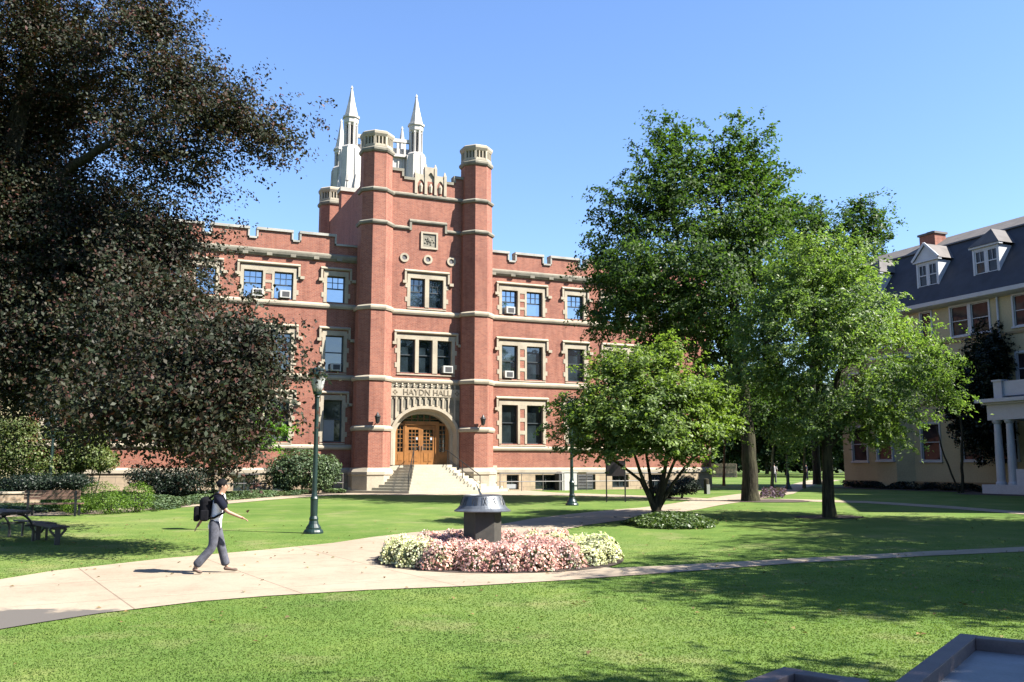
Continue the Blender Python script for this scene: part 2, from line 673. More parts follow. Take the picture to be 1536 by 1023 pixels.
def sheet(name, polys, dz, mat, kind='structure', step=1.2):
    vs, faces = [], []
    for poly in polys:
        idx = []
        n = len(poly)
        for i in range(n):
            a, b = Vector(poly[i][:2]), Vector(poly[(i + 1) % n][:2])
            k = max(1, int((b - a).length / .6))
            for j in range(k):
                idx.append(len(vs))
                vs.append(a.lerp(b, j / k))
        faces.append(idx)
    allp = np.array([(v.x, v.y) for v in vs])
    lo, hi = allp.min(0), allp.max(0)
    gx, gy = np.meshgrid(np.arange(lo[0], hi[0], step), np.arange(lo[1], hi[1], step))
    gp = np.stack([gx.ravel(), gy.ravel()], 1)
    keep = np.zeros(len(gp), bool)
    for poly in polys:
        keep |= in_poly(gp, poly)
    for x, y in gp[keep]:
        vs.append(Vector((x, y)))
    v2, e2, f2, *_ = delaunay_2d_cdt(vs, [], faces, 1, 1e-4)
    mb = MB()
    mb.v = [(v.x, v.y, gz(v.x, v.y) + dz) for v in v2]
    mb.f = [tuple(f) for f in f2]
    mb.mi = [0] * len(f2)
    o = mb.build(name, mat)
    # all faces up
    bm = bmesh.new()
    bm.from_mesh(o.data)
    for f in bm.faces:
        if f.normal.z < 0:
            f.normal_flip()
    bm.to_mesh(o.data)
    bm.free()
    return tag(o, kind=kind)


# ground sheet: fine near, coarse far
def ground_sheet():
    xs = sorted(set([-1500, -900, -500, -300, -200] + list(range(-140, 141, 2)) + [200, 300, 500, 900, 1500]))
    ys = sorted(set([-300, -150, -60] + list(range(-30, 161, 2)) + [200, 300, 500, 900, 1600, 2500]))
    mb = MB()
    mb.v = [(x, y, gz(x, y)) for y in ys for x in xs]
    nx = len(xs)
    for j in range(len(ys) - 1):
        for i in range(nx - 1):
            a = j * nx + i
            mb.f.append((a, a + 1, a + 1 + nx, a + nx))
            mb.mi.append(0)
    return tag(mb.build('ground', M_lawn, smooth=True), kind='structure')


ground_sheet()
W1 = [(-160, 892), (0, 870), (80, 857), (250, 838), (400, 825), (500, 815), (560, 806), (620, 799), (680, 795), (745, 788), (800, 778), (860, 771), (920, 765), (960, 762),
      (1000, 757), (1060, 748), (1110, 741), (1150, 736), (1170, 731), (1190, 726), (1215, 720), (1262, 720), (1225, 727), (1205, 733), (1190, 741), (1120, 752), (1080, 758), (1050, 764), (1000, 772), (940, 780),
      (880, 788), (840, 796), (800, 825), (920, 853), (1000, 849), (1200, 838), (1400, 827), (1536, 821), (1700, 813), (1700, 819), (1536, 828), (1400, 834), (1200, 845), (1000, 860),
      (850, 871), (700, 880), (550, 886), (400, 895), (300, 903), (150, 921), (60, 935), (0, 945), (-160, 968)]
path_poly = [G(*q) for q in W1]
W2 = [(-60, 771), (0, 770), (60, 768), (150, 765), (250, 757), (330, 751), (400, 745), (470, 741), (525, 737.5), (525, 733), (760, 733), (830, 739), (920, 742), (1020, 746), (1065, 748), (1050, 751),
      (900, 745), (830, 743.5), (740, 743), (600, 743), (510, 742.5), (400, 750.5), (330, 757), (250, 763), (150, 771), (60, 774), (0, 776), (-60, 777)]
path2_poly = [G(*q) for q in W2]
W3 = [(1120, 748.5), (1190, 749), (1300, 752), (1420, 759), (1536, 768), (1640, 776), (1640, 781), (1536, 772), (1420, 763), (1300, 755), (1190, 752), (1120, 752)]
path3_poly = [G(*q) for q in W3]
sheet('concrete_path', [path_poly, path2_poly, path3_poly], .014, M_path)
# mulch rings and beds
bedc = Vector((-.28, 20.6))
sheet('flower_bed_soil', [[(bedc.x + 2.72 * math.cos(a), bedc.y + 2.62 * math.sin(a)) for a in np.linspace(0, 6.2832, 40)[:-1]]], .024, M_mulch)


def ring_soil(name, c, r, seed=1, ry=None):
    rn = random.Random(seed)
    ry = ry or r
    sheet(name, [[(c.x + r * (1 + rn.uniform(-.12, .12)) * math.cos(a), c.y + ry * (1 + rn.uniform(-.12, .12)) * math.sin(a)) for a in np.linspace(0, 6.2832, 30)[:-1]]], .019, M_mulch, step=.6)


B0 = Vector((-5.3953546, 58.5, 0))
BROT = R(23)
BU = Vector((math.cos(BROT), math.sin(BROT), 0))
BY = Vector((-math.sin(BROT), math.cos(BROT), 0))


def BW(u, n, z=0):
    return B0 + BU * u - BY * n + Vector((0, 0, z))


H0 = Vector((29.48422949, 60.0, 0))
HROT = R(-67)
HX = Vector((math.cos(HROT), math.sin(HROT), 0))
HY = Vector((-math.sin(HROT), math.cos(HROT), 0))


def HW(x, y, z=0):
    return H0 + HX * x + HY * y + Vector((0, 0, z))


ring_soil('mulch_ring', G(1126, 751) + Vector((.6, -.4, 0)), 2.0, 3, 1.5)
ring_soil('mulch_ring', G(1245, 776), 1.2, 4, .9)
# planting strip soil in front of the hall's left wing, and along the yellow house
sheet('planting_bed_soil', [[BW(-27, 6.5), BW(-22, 6.8), BW(-17, 6.0), BW(-11, 4.2), BW(-5.6, 2.2), BW(-5.2, .1), BW(-27, .1)]], .017, M_mulch)
sheet('planting_bed_soil', [[HW(-11, -3.5), HW(3, -3.4), HW(4.5, -6.6), HW(14, -6.8), HW(14, .2), HW(-11, .2)]], .017, M_mulch)

# ------------------------------------------------------------------ red brick hall
hall = thing('brick_hall', 'red brick collegiate hall with battlements, stone trimmed windows and twin turreted entrance tower', 'building', B0, BROT)
TC = -.475           # tower axis
TL, TR_ = -3.85, 2.9   # turret centres
UL, UR = -22.5, 21.5
FZ = 2.15            # entrance floor


def wall_face(mb, x0, x1, z0, z1, y, openings, depth=.32):
    xs = sorted({x0, x1, *[v for o in openings for v in o[:2] if x0 < v < x1]})
    zs = sorted({z0, z1, *[v for o in openings for v in o[2:4] if z0 < v < z1]})
    for i in range(len(xs) - 1):
        for j in range(len(zs) - 1):
            cx, cz = (xs[i] + xs[i + 1]) / 2, (zs[j] + zs[j + 1]) / 2
            if any(o[0] < cx < o[1] and o[2] < cz < o[3] for o in openings):
                continue
            mb.face([(xs[i], y, zs[j]), (xs[i + 1], y, zs[j]), (xs[i + 1], y, zs[j + 1]), (xs[i], y, zs[j + 1])])
    for a, b, c, d in openings:
        e = y + depth
        mb.face([(a, y, c), (a, e, c), (a, e, d), (a, y, d)])
        mb.face([(b, y, c), (b, y, d), (b, e, d), (b, e, c)])
        mb.face([(a, y, c), (b, y, c), (b, e, c), (a, e, c)])
        mb.face([(a, y, d), (a, e, d), (b, e, d), (b, y, d)])


LEVELS = [(3.52, 6.08, 1), (7.80, 10.06, 2), (12.12, 13.80, 3)]
BAYS = [[(-21.8, -20.6)], [(-18.75, -17.55)], [(-16.2, -15.05), (-14.35, -13.2)], [(-11.62, -10.5), (-9.82, -8.68)], [(-6.62, -5.48)],
        [(5.12, 6.28), (6.93, 8.12)], [(10.0, 11.27)], [(13.0, 14.15), (14.85, 16.0)], [(17.4, 18.55)]]
JW = .2
LH = .30
wing_open, win_specs = [], []
for lights in BAYS:
    for z0, z1, fl in LEVELS:
        wing_open.append((lights[0][0] - JW, lights[-1][1] + JW, z0, z1 + LH))
        win_specs.append((lights, z0, z1, fl, 0.0))
base_open = [(5.45, 6.32, .55, 1.5), (7.5, 9.2, .55, 1.5), (10.75, 12.0, .5, 1.52), (13.3, 14.6, .62, 1.5), (16.2, 17.4, .62, 1.5),
             (-6.9, -5.9, .62, 1.5), (-9.5, -8.4, .62, 1.5), (-11.75, -10.5, .62, 1.55), (-16.0, -14.4, .62, 1.5)]
mb = MB()
for a, b in ((UL, TL + .5), (TR_ - .5, UR)):
    ops = [o for o in wing_open if a < o[0] < b]
    wall_face(mb, a, b, 1.92, 15.7, 0, ops)
mb.box(UR, UR + .02, 0, 13, 0, 15.7)
mb.box(UL - .02, UL, 0, 13, 0, 15.7)
mb.face([(UL, .2, 15.2), (UR, .2, 15.2), (UR, 13, 15.2), (UL, 13, 15.2)])
mb.face([(UL, 13, 0), (UR, 13, 0), (UR, 13, 15.7), (UL, 13, 15.7)])
# side walls and back of the tower, and the recessed front between the turrets
RY = -.9
tower_open = [(-1.52 - .2, .68 + .2, 12.05, 13.9 + .32), (-2.12 - .2, 1.3 + .2, 7.85, 9.97 + .32)]
wall_face(mb, TL, TR_, 7.1, 20.35, RY, tower_open, .34)
mb.box(TL - .45, TL - .3, -.5, 12, 0, 20.3)
mb.box(TR_ + .3, TR_ + .45, -.5, 12, 0, 20.3)
mb.box(TL, TR_, 11.9, 12.05, 0, 20.3)
mb.face([(TL, RY + .3, 19.6), (TR_, RY + .3, 19.6), (TR_, 12, 19.6), (TL, 12, 19.6)])
mb.build('wall', M_brick, hall)

# stone base with basement windows
for a, b in ((UL, TL), (TR_, UR)):
    mb = MB()
    wall_face(mb, a, b, .2, 1.6, -.08, [o for o in base_open if a < o[0] < b], .3)
    mb.build('stone_base', M_block, hall)
for a, b in ((UL, TL), (TR_, UR)):
    mb = MB()
    mb.ext(a, b, [(0.1, 1.6), (-.11, 1.6), (-.16, 1.66), (-.16, 1.84), (-.003, 1.97), (.1, 1.97)])
    mb.build('water_table', M_stone, hall)
for k, o_ in enumerate(base_open):
    w = MB()
    y = .16
    for q in ((o_[0], o_[0] + .05), (o_[1] - .05, o_[1]), ((o_[0] + o_[1]) / 2 - .025, (o_[0] + o_[1]) / 2 + .025)):
        w.box(q[0], q[1], y - .04, y + .02, o_[2], o_[3])
    w.box(o_[0], o_[1], y - .038, y + .018, o_[3] - .06, o_[3] - .002)
    w.box(o_[0], o_[1], y - .038, y + .018, o_[2] + .002, o_[2] + .06)
    wo = w.build('basement_window', M_sash, hall)
    w = MB().box(o_[0], o_[1], y + .02, y + .04, o_[2], o_[3])
    w.build('pane', M_glass_lo, wo)
    if k in (0,):
        MB().box(o_[0] + .06, o_[1] - .06, y - .1, y + .01, o_[2] + .06, o_[2] + .34).build('blind', M_blind, wo)

# string courses on the wings
def course(y0, z, h=.2, pr=.1):
    return [(y0 + .05, z - h), (y0 - pr * .6, z - h), (y0 - pr, z - h * .6), (y0 - pr, z - h * .2), (y0 - .003, z + .06), (y0 + .05, z + .06)]


for a, b in ((UL, TL - .6), (TR_ + .6, UR)):
    for z_, h_ in ((3.3, .24), (7.57, .26), (12.0, .26)):
        mb = MB()
        mb.ext(a, b, course(0, z_, h_, .13))
        mb.build('string_course', M_stone, hall)
for a, b in ((UL, TL - .6), (TR_ + .6, UR)):
    mb = MB()
    mb.ext(a, b, [(.05, 14.72), (-.06, 14.72), (-.18, 14.86), (-.22, 15.0), (-.22, 15.08), (-.003, 15.2), (.05, 15.2)])
    u = a + .8
    while u < b:
        mb.box(u, u + .32, -.2, -.02, 14.74, 14.93)
        u += 1.42
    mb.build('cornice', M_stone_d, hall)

# battlemented parapet of the wings
merl = [(-21.4, -19.2), (-18.8, -16.6), (-16.2, -14.0), (-13.59, -11.4), (-10.94, -8.79), (-8.36, -6.13), (4.0, 5.62), (6.11, 8.2), (8.75, 10.96), (11.5, 13.7), (14.25, 16.4), (17, 19.2), (19.7, 21.5)]
for a, b in ((UL, TL - .5), (TR_ + .5, UR)):
    mb = MB()
    cp = MB()
    mb.box(a, b, .002, .45, 15.19, 15.74)
    ms = [m_ for m_ in merl if a - .01 <= m_[0] < b]
    edge = a
    for s_, e_ in ms:
        if s_ > edge:
            cp.box(edge, s_, -.09, .54, 15.74, 15.86)
        mb.box(s_ + .08, e_ - .08, .004, .447, 15.7, 16.3)
        cp.box(s_ - .03, e_ + .03, -.1, .55, 16.3, 16.46)
        cp.box(s_ - .027, s_ + .08, -.07, .52, 15.86, 16.3)
        cp.box(e_ - .08, e_ + .027, -.07, .52, 15.86, 16.3)
        edge = e_
    if edge < b:
        cp.box(edge, b, -.09, .54, 15.74, 15.86)
    pp = mb.build('parapet', M_brick, hall)
    cp.build('coping', M_cop, pp)


# windows: stone frame > sash, glass, hood
def hood(mb, a, b, z, drop, y, pr=.15):
    mb.ext(a, b, [(y + .02, z - .14), (y - pr * .5, z - .14), (y - pr, z - .08), (y - pr, z - .03), (y - .003, z + .06), (y + .02, z + .06)])
    for s0, s1, lb in ((a, a + .13, a - .12), (b - .13, b, b - .01)):
        mb.box(s0, s1, y - pr * .8, y + .02, z - drop, z - .1)
        mb.box(lb, lb + .26, y - pr, y + .02, z - drop - .12, z - drop + .06)


def stone_window(lights, z0, z1, fl, y, tower=False, lint=LH):
    jw = .2
    mb = MB()
    a, b = lights[0][0] - jw, lights[-1][1] + jw
    f, bk_ = y - .035, y + .3
    mb.box(a, lights[0][0], f, bk_, z0, z1)
    mb.box(lights[-1][1], b, f, bk_, z0, z1)
    mb.box(a, b, f, bk_, z1, z1 + lint)
    # quoin teeth
    zz = z0 + .02
    k = 0
    while zz < z1 + lint - .25:
        if k % 3 == 1:
            mb.box(a - .13, a, f + .002, y + .1, zz, min(zz + .3, z1 + lint))
            mb.box(b, b + .13, f + .002, y + .1, zz, min(zz + .3, z1 + lint))
        zz += .3
        k += 1
    for (p0, p1), (q0, q1) in zip(lights[:-1], lights[1:]):
        g = q0 - p1
        if g > .5:
            mb.box(p1, p1 + .15, f, bk_, z0, z1)
            mb.box(q0 - .15, q0, f, bk_, z0, z1)
            h = (z1 - z0)
            for c in (0, .33, .66):
                mb.box(p1 + .15, q0 - .15, f + .002, bk_ - .01, z0 + h * (c + .24), z0 + h * (c + .34))
        else:
            mb.box(p1, q0, f, bk_, z0, z1)
    # sloped sill
    mb.ext(a, b, [(y + .32, z0 - .14), (y - .06, z0 - .14), (y - .06, z0 - .08), (y + .32, z0 + .02)])
    w = mb.build('window', M_stone, hall)
    for (p0, p1), (q0, q1) in zip(lights[:-1], lights[1:]):
        if q0 - p1 > .5:
            MB().box(p1 + .15, q0 - .15, y - .005, bk_ - .02, z0, z1).build('brick_panel', M_brick, w)
    hb = MB()
    hood(hb, a - .2, b + .2, z1 + lint + .2, .75, y)
    hb.build('hood_mould', M_stone, w)
    sb = MB()
    gb = MB()
    for p0, p1 in lights:
        e = .055
        ys = y + .2
        sb.box(p0, p0 + e, ys, ys + .06, z0, z1)
        sb.box(p1 - e, p1, ys, ys + .06, z0, z1)
        sb.box(p0 + e, p1 - e, ys + .002, ys + .058, z1 - e, z1)
        sb.box(p0 + e, p1 - e, ys + .002, ys + .058, z0, z0 + e + .02)
        zm = z0 + (z1 - z0) * .54
        sb.box(p0 + e, p1 - e, ys + .004, ys + .07, zm - .03, zm + .03)
        if fl == 3 or tower:
            um = (p0 + p1) / 2
            for q in (-.17, .17):
                sb.box(um + q - .01, um + q + .01, ys + .01, ys + .05, zm + .03, z1 - e)
            sb.box(p0 + e, p1 - e, ys + .012, ys + .048, (zm + z1) / 2 - .01, (zm + z1) / 2 + .01)
        gb.face([(p0, ys + .08, z0), (p1, ys + .08, z0), (p1, ys + .08, z1), (p0, ys + .08, z1)])
    sb.build('sash', M_sash, w)
    gb.build('glass', M_glass_hi if fl == 3 else M_glass_mid if fl == 2 else M_glass_lo, w)
    return w


M_glass_mid = glass_mat('glass_mixed', (.014, .022, .028), .15, .04)
for s_ in win_specs:
    w = stone_window(*s_)
    if s_[3] == 1 and abs(s_[0][0][0] + 6.62) < .01:
        MB().box(-6.55, -5.9, .235, .255, 3.6, 4.9).build('blind', M_blind, w)
w3 = stone_window([(-1.52, -.55), (-.28, .68)], 12.05, 13.9, 2, RY, True)
w2 = stone_window([(-2.12, -1.14), (-.91, .0), (.32, 1.3)], 7.85, 9.97, 2, RY, False)

# turrets
TPROF = [(1.17, .3), (1.17, 1.55), (1.10, 1.8), (1.10, 1.95)]


def octcourse(mb, cx, cy, a, z, pr=.12, h=.24):
    mb.lathe(cx, cy, [(a - .03, z - h), (a + pr * .6, z - h), (a + pr, z - h * .55), (a + pr, z - h * .15), (a + .003, z + .07), (a - .03, z + .07)], cap=False)


def turret(cx, cy, full=True):
    mb = MB()
    secs = [(1.95, 7.45, 1.09), (7.45, 11.8, 1.06), (11.8, 17.1, 1.02), (17.1, 19.2, .98), (19.2, 21.75, .93)]
    mb.lathe(cx, cy, [p for z0, z1, a in secs for p in ((a, z0), (a, z1))])
    to = mb.build('turret', M_brick, hall)
    sb = MB()
    if full:
        sb.lathe(cx, cy, [(1.24, .2), (1.24, 1.5), (1.30, 1.56), (1.30, 1.72), (1.12, 1.97), (1.05, 1.97)])
    sb.build('plinth', M_stone, to)
    for z, a in ((4.42, 1.09), (7.45, 1.09), (11.8, 1.06)):
        sb = MB()
        octcourse(sb, cx, cy, a, z)
        sb.build('string_course', M_stone, to)
    for z, a in ((17.15, 1.02), (19.25, .98)):
        sb = MB()
        octcourse(sb, cx, cy, a, z, .13, .2)
        sb.build('string_course', M_stone_d, to)
    sb = MB()
    sb.lathe(cx, cy, [(.90, 21.6), (1.0, 21.62), (1.06, 21.72), (1.06, 21.84), (.96, 21.95)], cap=False)
    sb.build('band', M_stone_d, to)
    sb = MB()
    sb.lathe(cx, cy, [(.80, 21.8), (.80, 22.7)])
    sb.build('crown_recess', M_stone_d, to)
    sb = MB()
    sb.lathe(cx, cy, [(.92, 21.92), (.94, 22.0), (.94, 22.12), (.79, 22.2)], cap=False)
    sb.lathe(cx, cy, [(.79, 22.55), (.94, 22.62), (1.02, 22.78), (1.02, 22.92), (.88, 23.02), (.6, 23.08)])
    k = 1 / math.cos(math.pi / 8)
    for j in range(8):
        a0, a1 = math.pi / 8 + j * math.pi / 4, math.pi / 8 + (j + 1) * math.pi / 4
        p0 = Vector((cx + .88 * k * math.cos(a0), cy + .88 * k * math.sin(a0), 0))
        p1 = Vector((cx + .88 * k * math.cos(a1), cy + .88 * k * math.sin(a1), 0))
        for f, wd in ((0, .15), (.34, .07), (.66, .07)):
            p = p0.lerp(p1, f)
            an = (a0 + a1) / 2 if f else a0
            sb.box(p.x - .09, p.x + .05, p.y - wd / 2, p.y + wd / 2, 22.06, 22.66, an, (p.x, p.y))
    sb.build('crown', M_stone, to)
    return to


t1 = turret(TL, RY + .02)
t2 = turret(TR_, RY + .02)
t3 = turret(TL - .1, 12.0, False)
t4 = turret(TR_ + .1, 12.0, False)
for tt, cx in ((t1, TL), (t2, TR_)):
    lb = MB()
    yy = RY - 1.13
    lb.bar((cx, yy + .05, 4.62), (cx, yy - .32, 4.62), .04)
    lb.lathe(cx, yy - .32, [(.02, 4.56), (.11, 4.66), (.15, 4.95), (.19, 4.99), (.1, 5.1), (.02, 5.25)], 8)
    lb.build('wall_lantern', M_iron, tt)

# side chimney stack behind the left wing
mb = MB().box(-3.98, -2.9, 8.7, 9.6, 15, 22.0)
ch = mb.build('chimney', M_brick, hall)
mb = MB().box(-4.1, -2.78, 8.55, 9.75, 22.0, 22.3)
mb.lathe(-3.5, 9.1, [(.1, 22.3), (.07, 22.9), (.13, 23.0), (.07, 23.1), (.02, 23.5)], 8)
mb.build('cap', M_cop, ch)

# tower front: string courses, plaque, discs, parapet
for z, m_ in ((7.45, .26), (11.8, .26)):
    MB().ext(TL + .9, TR_ - .9, course(RY, z, m_, .13)).build('string_course', M_stone, hall)
MB().ext(TL + .9, TR_ - .9, course(RY, 19.4, .22, .14)).build('string_course', M_stone_d, hall)
mb = MB()
mb.ext(TL + .9, -1.65, course(RY, 17.2, .2, .13))
mb.ext(.87, TR_ - .9, course(RY, 17.2, .2, .13))
mb.ext(-1.65, .87, course(RY, 17.68, .2, .13))
mb.box(-1.65, -1.5, RY - .12, RY + .02, 16.98, 17.5)
mb.box(.72, .87, RY - .12, RY + .02, 16.98, 17.5)
mb.build('string_course', M_stone_d, hall)
mb = MB()
pz0, pz1, pu0, pu1 = 15.86, 16.98, -.88, .26
for q in ((pu0, pu0 + .12, pz0, pz1), (pu1 - .12, pu1, pz0, pz1), (pu0 + .12, pu1 - .12, pz0, pz0 + .12), (pu0 + .12, pu1 - .12, pz1 - .12, pz1)):
    mb.box(q[0], q[1], RY - .09, RY + .02, q[2], q[3])
pl = mb.build('plaque', M_stone, hall)
mb = MB().box(pu0 + .12, pu1 - .12, RY - .02, RY + .02, pz0 + .12, pz1 - .12)
cu, cz = (pu0 + pu1) / 2, (pz0 + pz1) / 2
for k in range(14):
    a = k * 2.4
    r_ = .05 + .021 * k
    mb.sphere((cu + r_ * math.cos(a), RY - .03, cz + r_ * math.sin(a)), .06, 1, .8, 1, 8, 5)
mb.sphere((cu, RY - .04, cz + .05), .15, 1, .5, 1.2, 10, 6)
mb.build('carving', M_stone_d, pl)
for u_ in (-1.94, -.38, 1.2):
    mb = MB()
    n = 16
    for j in range(n):
        a0, a1 = 2 * math.pi * j / n, 2 * math.pi * (j + 1) / n
        def pt(r, a, y):
            return (u_ + r * math.cos(a), y, 15.18 + r * math.sin(a))
        mb.face([pt(.17, a0, RY - .07), pt(.17, a1, RY - .07), pt(.3, a1, RY - .07), pt(.3, a0, RY - .07)])
        mb.face([pt(.3, a0, RY - .07), pt(.3, a1, RY - .07), pt(.3, a1, RY + .01), pt(.3, a0, RY + .01)])
        mb.face([pt(.17, a0, RY - .07), pt(.17, a1, RY - .07), pt(.15, a1, RY - .01), pt(.15, a0, RY - .01)])
    d_ = mb.build('roundel', M_stone, hall)
    mb = MB()
    mb.face([(u_ + .16 * math.cos(2 * math.pi * j / n), RY - .012, 15.18 + .16 * math.sin(2 * math.pi * j / n)) for j in range(n)])
    mb.build('centre', M_white_d, d_)
# tower parapet
mb = MB()
for a, b, z in ((TL + .7, -2.1, 20.8), (-2.1, -1.25, 20.3), (.72, 1.35, 20.3), (1.35, TR_ - .7, 20.75)):
    mb.box(a, b, RY + .004, RY + .4, 19.4, z)
mb.box(-1.25, .72, RY + .1, RY + .4, 19.4, 20.5)
tp = mb.build('parapet', M_brick, hall)
mb = MB()
for a, b, z in ((TL + .7, -2.06, 20.8), (-2.06, -1.25, 20.3), (.72, 1.31, 20.3), (1.31, TR_ - .7, 20.75)):
    mb.box(a, b, RY - .09, RY + .48, z, z + .18)
mb.box(-2.2, -2.06, RY - .085, RY + .475, 20.48, 20.8)
mb.box(1.31, 1.45, RY - .085, RY + .475, 20.48, 20.75)
mb.build('coping', M_stone_d, tp)
# carved blind arcade panel in the middle
mb = MB()
mb.box(-1.25, .72, RY + .02, RY + .4, 19.5, 20.55)
us = np.linspace(-1.25, .72, 4)
for k in range(4):
    top = 21.25 if k in (1, 2) else 20.8
    mb.box(us[k] - .09, us[k] + .09, RY - .1, RY + .3, 19.46, top)
    mb.lathe(us[k], RY + .05, [(.1, top), (.02, top + .3)], 4)
mb.box(-1.25, -.55, RY - .05, RY + .42, 20.55, 20.78)
mb.box(.03, .72, RY - .05, RY + .42, 20.55, 20.78)
mb.box(-.6, .08, RY - .06, RY + .43, 21.05, 21.3)
mb.box(-.56, .05, RY + .05, RY + .35, 20.5, 21.06)
for k in range(3):
    c0, c1 = us[k] + .09, us[k + 1] - .09
    zt = 20.95 if k == 1 else 20.45
    n = 8
    for j in range(n):
        f0, f1 = j / n, (j + 1) / n
        h0, h1 = zt - .35 * abs(2 * f0 - 1) ** 1.6, zt - .35 * abs(2 * f1 - 1) ** 1.6
        mb.face([(c0 + (c1 - c0) * f0, RY - .06, h0), (c0 + (c1 - c0) * f1, RY - .06, h1), (c0 + (c1 - c0) * f1, RY - .06, zt + .1), (c0 + (c1 - c0) * f0, RY - .06, zt + .1)])
    mb.lathe((c0 + c1) / 2, RY, [(.09, 19.6), (.12, 20.0), (.05, 20.2)], 6)
mb.build('carved_panel', M_stone, hall)

# entrance: stone panel with an arch, splayed jambs, frieze, doors
ACX = -.43


def arch_h(u, hw, spring, apex):
    s_ = min(abs(u - ACX) / hw, 1)
    return spring + (apex - spring) * (1 - s_ ** 2.35) ** .62


def arch_curve(hw, spring, apex, n=36):
    pts = [(ACX - hw, FZ - .02)]
    for j in range(n + 1):
        a = math.pi * j / n
        u = ACX - hw * math.cos(a)
        pts.append((u, arch_h(u, hw, spring, apex)))
    pts.append((ACX + hw, FZ - .02))
    return pts


cv0 = arch_curve(2.22, 4.2, 5.80)
cv1 = arch_curve(2.05, 4.15, 5.62)
cv2 = arch_curve(1.95, 4.1, 5.52)
cv3 = arch_curve(1.80, 4.05, 5.34)
cv4 = arch_curve(1.76, 4.05, 5.30)
mb = MB()
e0, e1, zt = TL + .8, TR_ - .8, 7.2
yf = RY - .02
for (u0, h0), (u1, h1) in zip(cv0[1:-1][:-1], cv0[1:-1][1:]):
    mb.face([(u0, yf, h0), (u1, yf, h1), (u1, yf, zt), (u0, yf, zt)])
mb.face([(e0, yf, 2), (cv0[0][0], yf, 2), (cv0[0][0], yf, zt), (e0, yf, zt)])
mb.face([(cv0[-1][0], yf, 2), (e1, yf, 2), (e1, yf, zt), (cv0[-1][0], yf, zt)])
for A_, Bc, ya, yb in ((cv0, cv0, yf - .12, yf), (cv0, cv1, yf - .12, yf - .12), (cv1, cv2, yf - .12, yf + .22), (cv2, cv2, yf + .22, yf + .32), (cv2, cv3, yf + .32, yf + .36), (cv3, cv4, yf + .36, yf + .8)):
    for k in range(len(A_) - 1):
        mb.face([(A_[k][0], ya, A_[k][1]), (A_[k + 1][0], ya, A_[k + 1][1]), (Bc[k + 1][0], yb, Bc[k + 1][1]), (Bc[k][0], yb, Bc[k][1])])
portal = mb.build('portal', M_stone, hall)
mb = MB()
n_m = 13
us = np.linspace(-2.72, 1.86, n_m)
for k, u_ in enumerate(us):
    bot = 4.4 if abs(u_ - ACX) > 2.1 else arch_h(u_, 2.22, 4.2, 5.80) + .06
    mb.box(u_ - .05, u_ + .05, yf - .1, yf, bot, 6.36)
    mb.box(u_ - .05, u_ + .05, yf - .1, yf, 6.86, 6.98)
    mb.lathe(u_, yf - .06, [(.075, 6.98), (.04, 7.06), (.07, 7.1), (.01, 7.2)], 4)
for k in range(n_m - 1):
    c0, c1 = us[k] + .05, us[k + 1] - .05
    for j in range(6):
        f0, f1 = j / 6, (j + 1) / 6
        h0, h1 = 6.36 - .22 * abs(2 * f0 - 1) ** 1.5, 6.36 - .22 * abs(2 * f1 - 1) ** 1.5
        mb.face([(c0 + (c1 - c0) * f0, yf - .07, h0 - .03), (c0 + (c1 - c0) * f1, yf - .07, h1 - .03), (c0 + (c1 - c0) * f1, yf - .07, 6.4), (c0 + (c1 - c0) * f0, yf - .07, 6.4)])
mb.box(e0, e1, yf - .13, yf + .01, 6.37, 6.87)
mb.build('frieze', M_stone, portal)
# dark slabs between the tracery ribs, their colour stands for recess shade
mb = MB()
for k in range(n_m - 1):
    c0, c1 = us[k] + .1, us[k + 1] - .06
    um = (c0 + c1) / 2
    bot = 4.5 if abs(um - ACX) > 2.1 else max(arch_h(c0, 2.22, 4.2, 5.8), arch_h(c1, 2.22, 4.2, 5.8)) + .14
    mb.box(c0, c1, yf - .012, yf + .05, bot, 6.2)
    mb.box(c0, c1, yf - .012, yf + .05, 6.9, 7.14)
mb.build('tracery_shade', M_stone_d, portal)


def text(name, s_, size, loc, rot, mat, parent, ext=.012, align='CENTER', sx=1):
    c = bpy.data.curves.new(name, 'FONT')
    c.body = s_
    c.size = size
    c.extrude = ext
    c.align_x = align
    c.align_y = 'CENTER'
    c.materials.append(mat)
    o = bpy.data.objects.new(name, c)
    COL.objects.link(o)
    o.location = loc
    o.rotation_euler = rot
    bpy.context.view_layer.update()
    me = bpy.data.meshes.new_from_object(o.evaluated_get(bpy.context.evaluated_depsgraph_get()))
    bpy.data.objects.remove(o)
    o = bpy.data.objects.new(name, me)
    COL.objects.link(o)
    o.location = loc
    o.rotation_euler = rot
    o.scale = (sx, 1, 1)
    o.parent = parent
    return o


M_carve_shade = plain('carved_letter_shade', (.30, .24, .16), .8, .2, 5, .1)  # brown stands in for the shade inside the cut letters and rosettes
text('inscription', 'HAYDN HALL', .52, (-.36, yf - .14, 6.62), (math.pi / 2, 0, 0), M_carve_shade, portal, .02, sx=.98)
mb = MB()
for u_ in (-2.42, 1.62):
    for k in range(4):
        a = k * math.pi / 2
        mb.sphere((u_ + .1 * math.cos(a), yf - .135, 6.62 + .1 * math.sin(a)), .065, 1, .3, 1, 8, 5)
mb.build('rosette', M_carve_shade, portal)

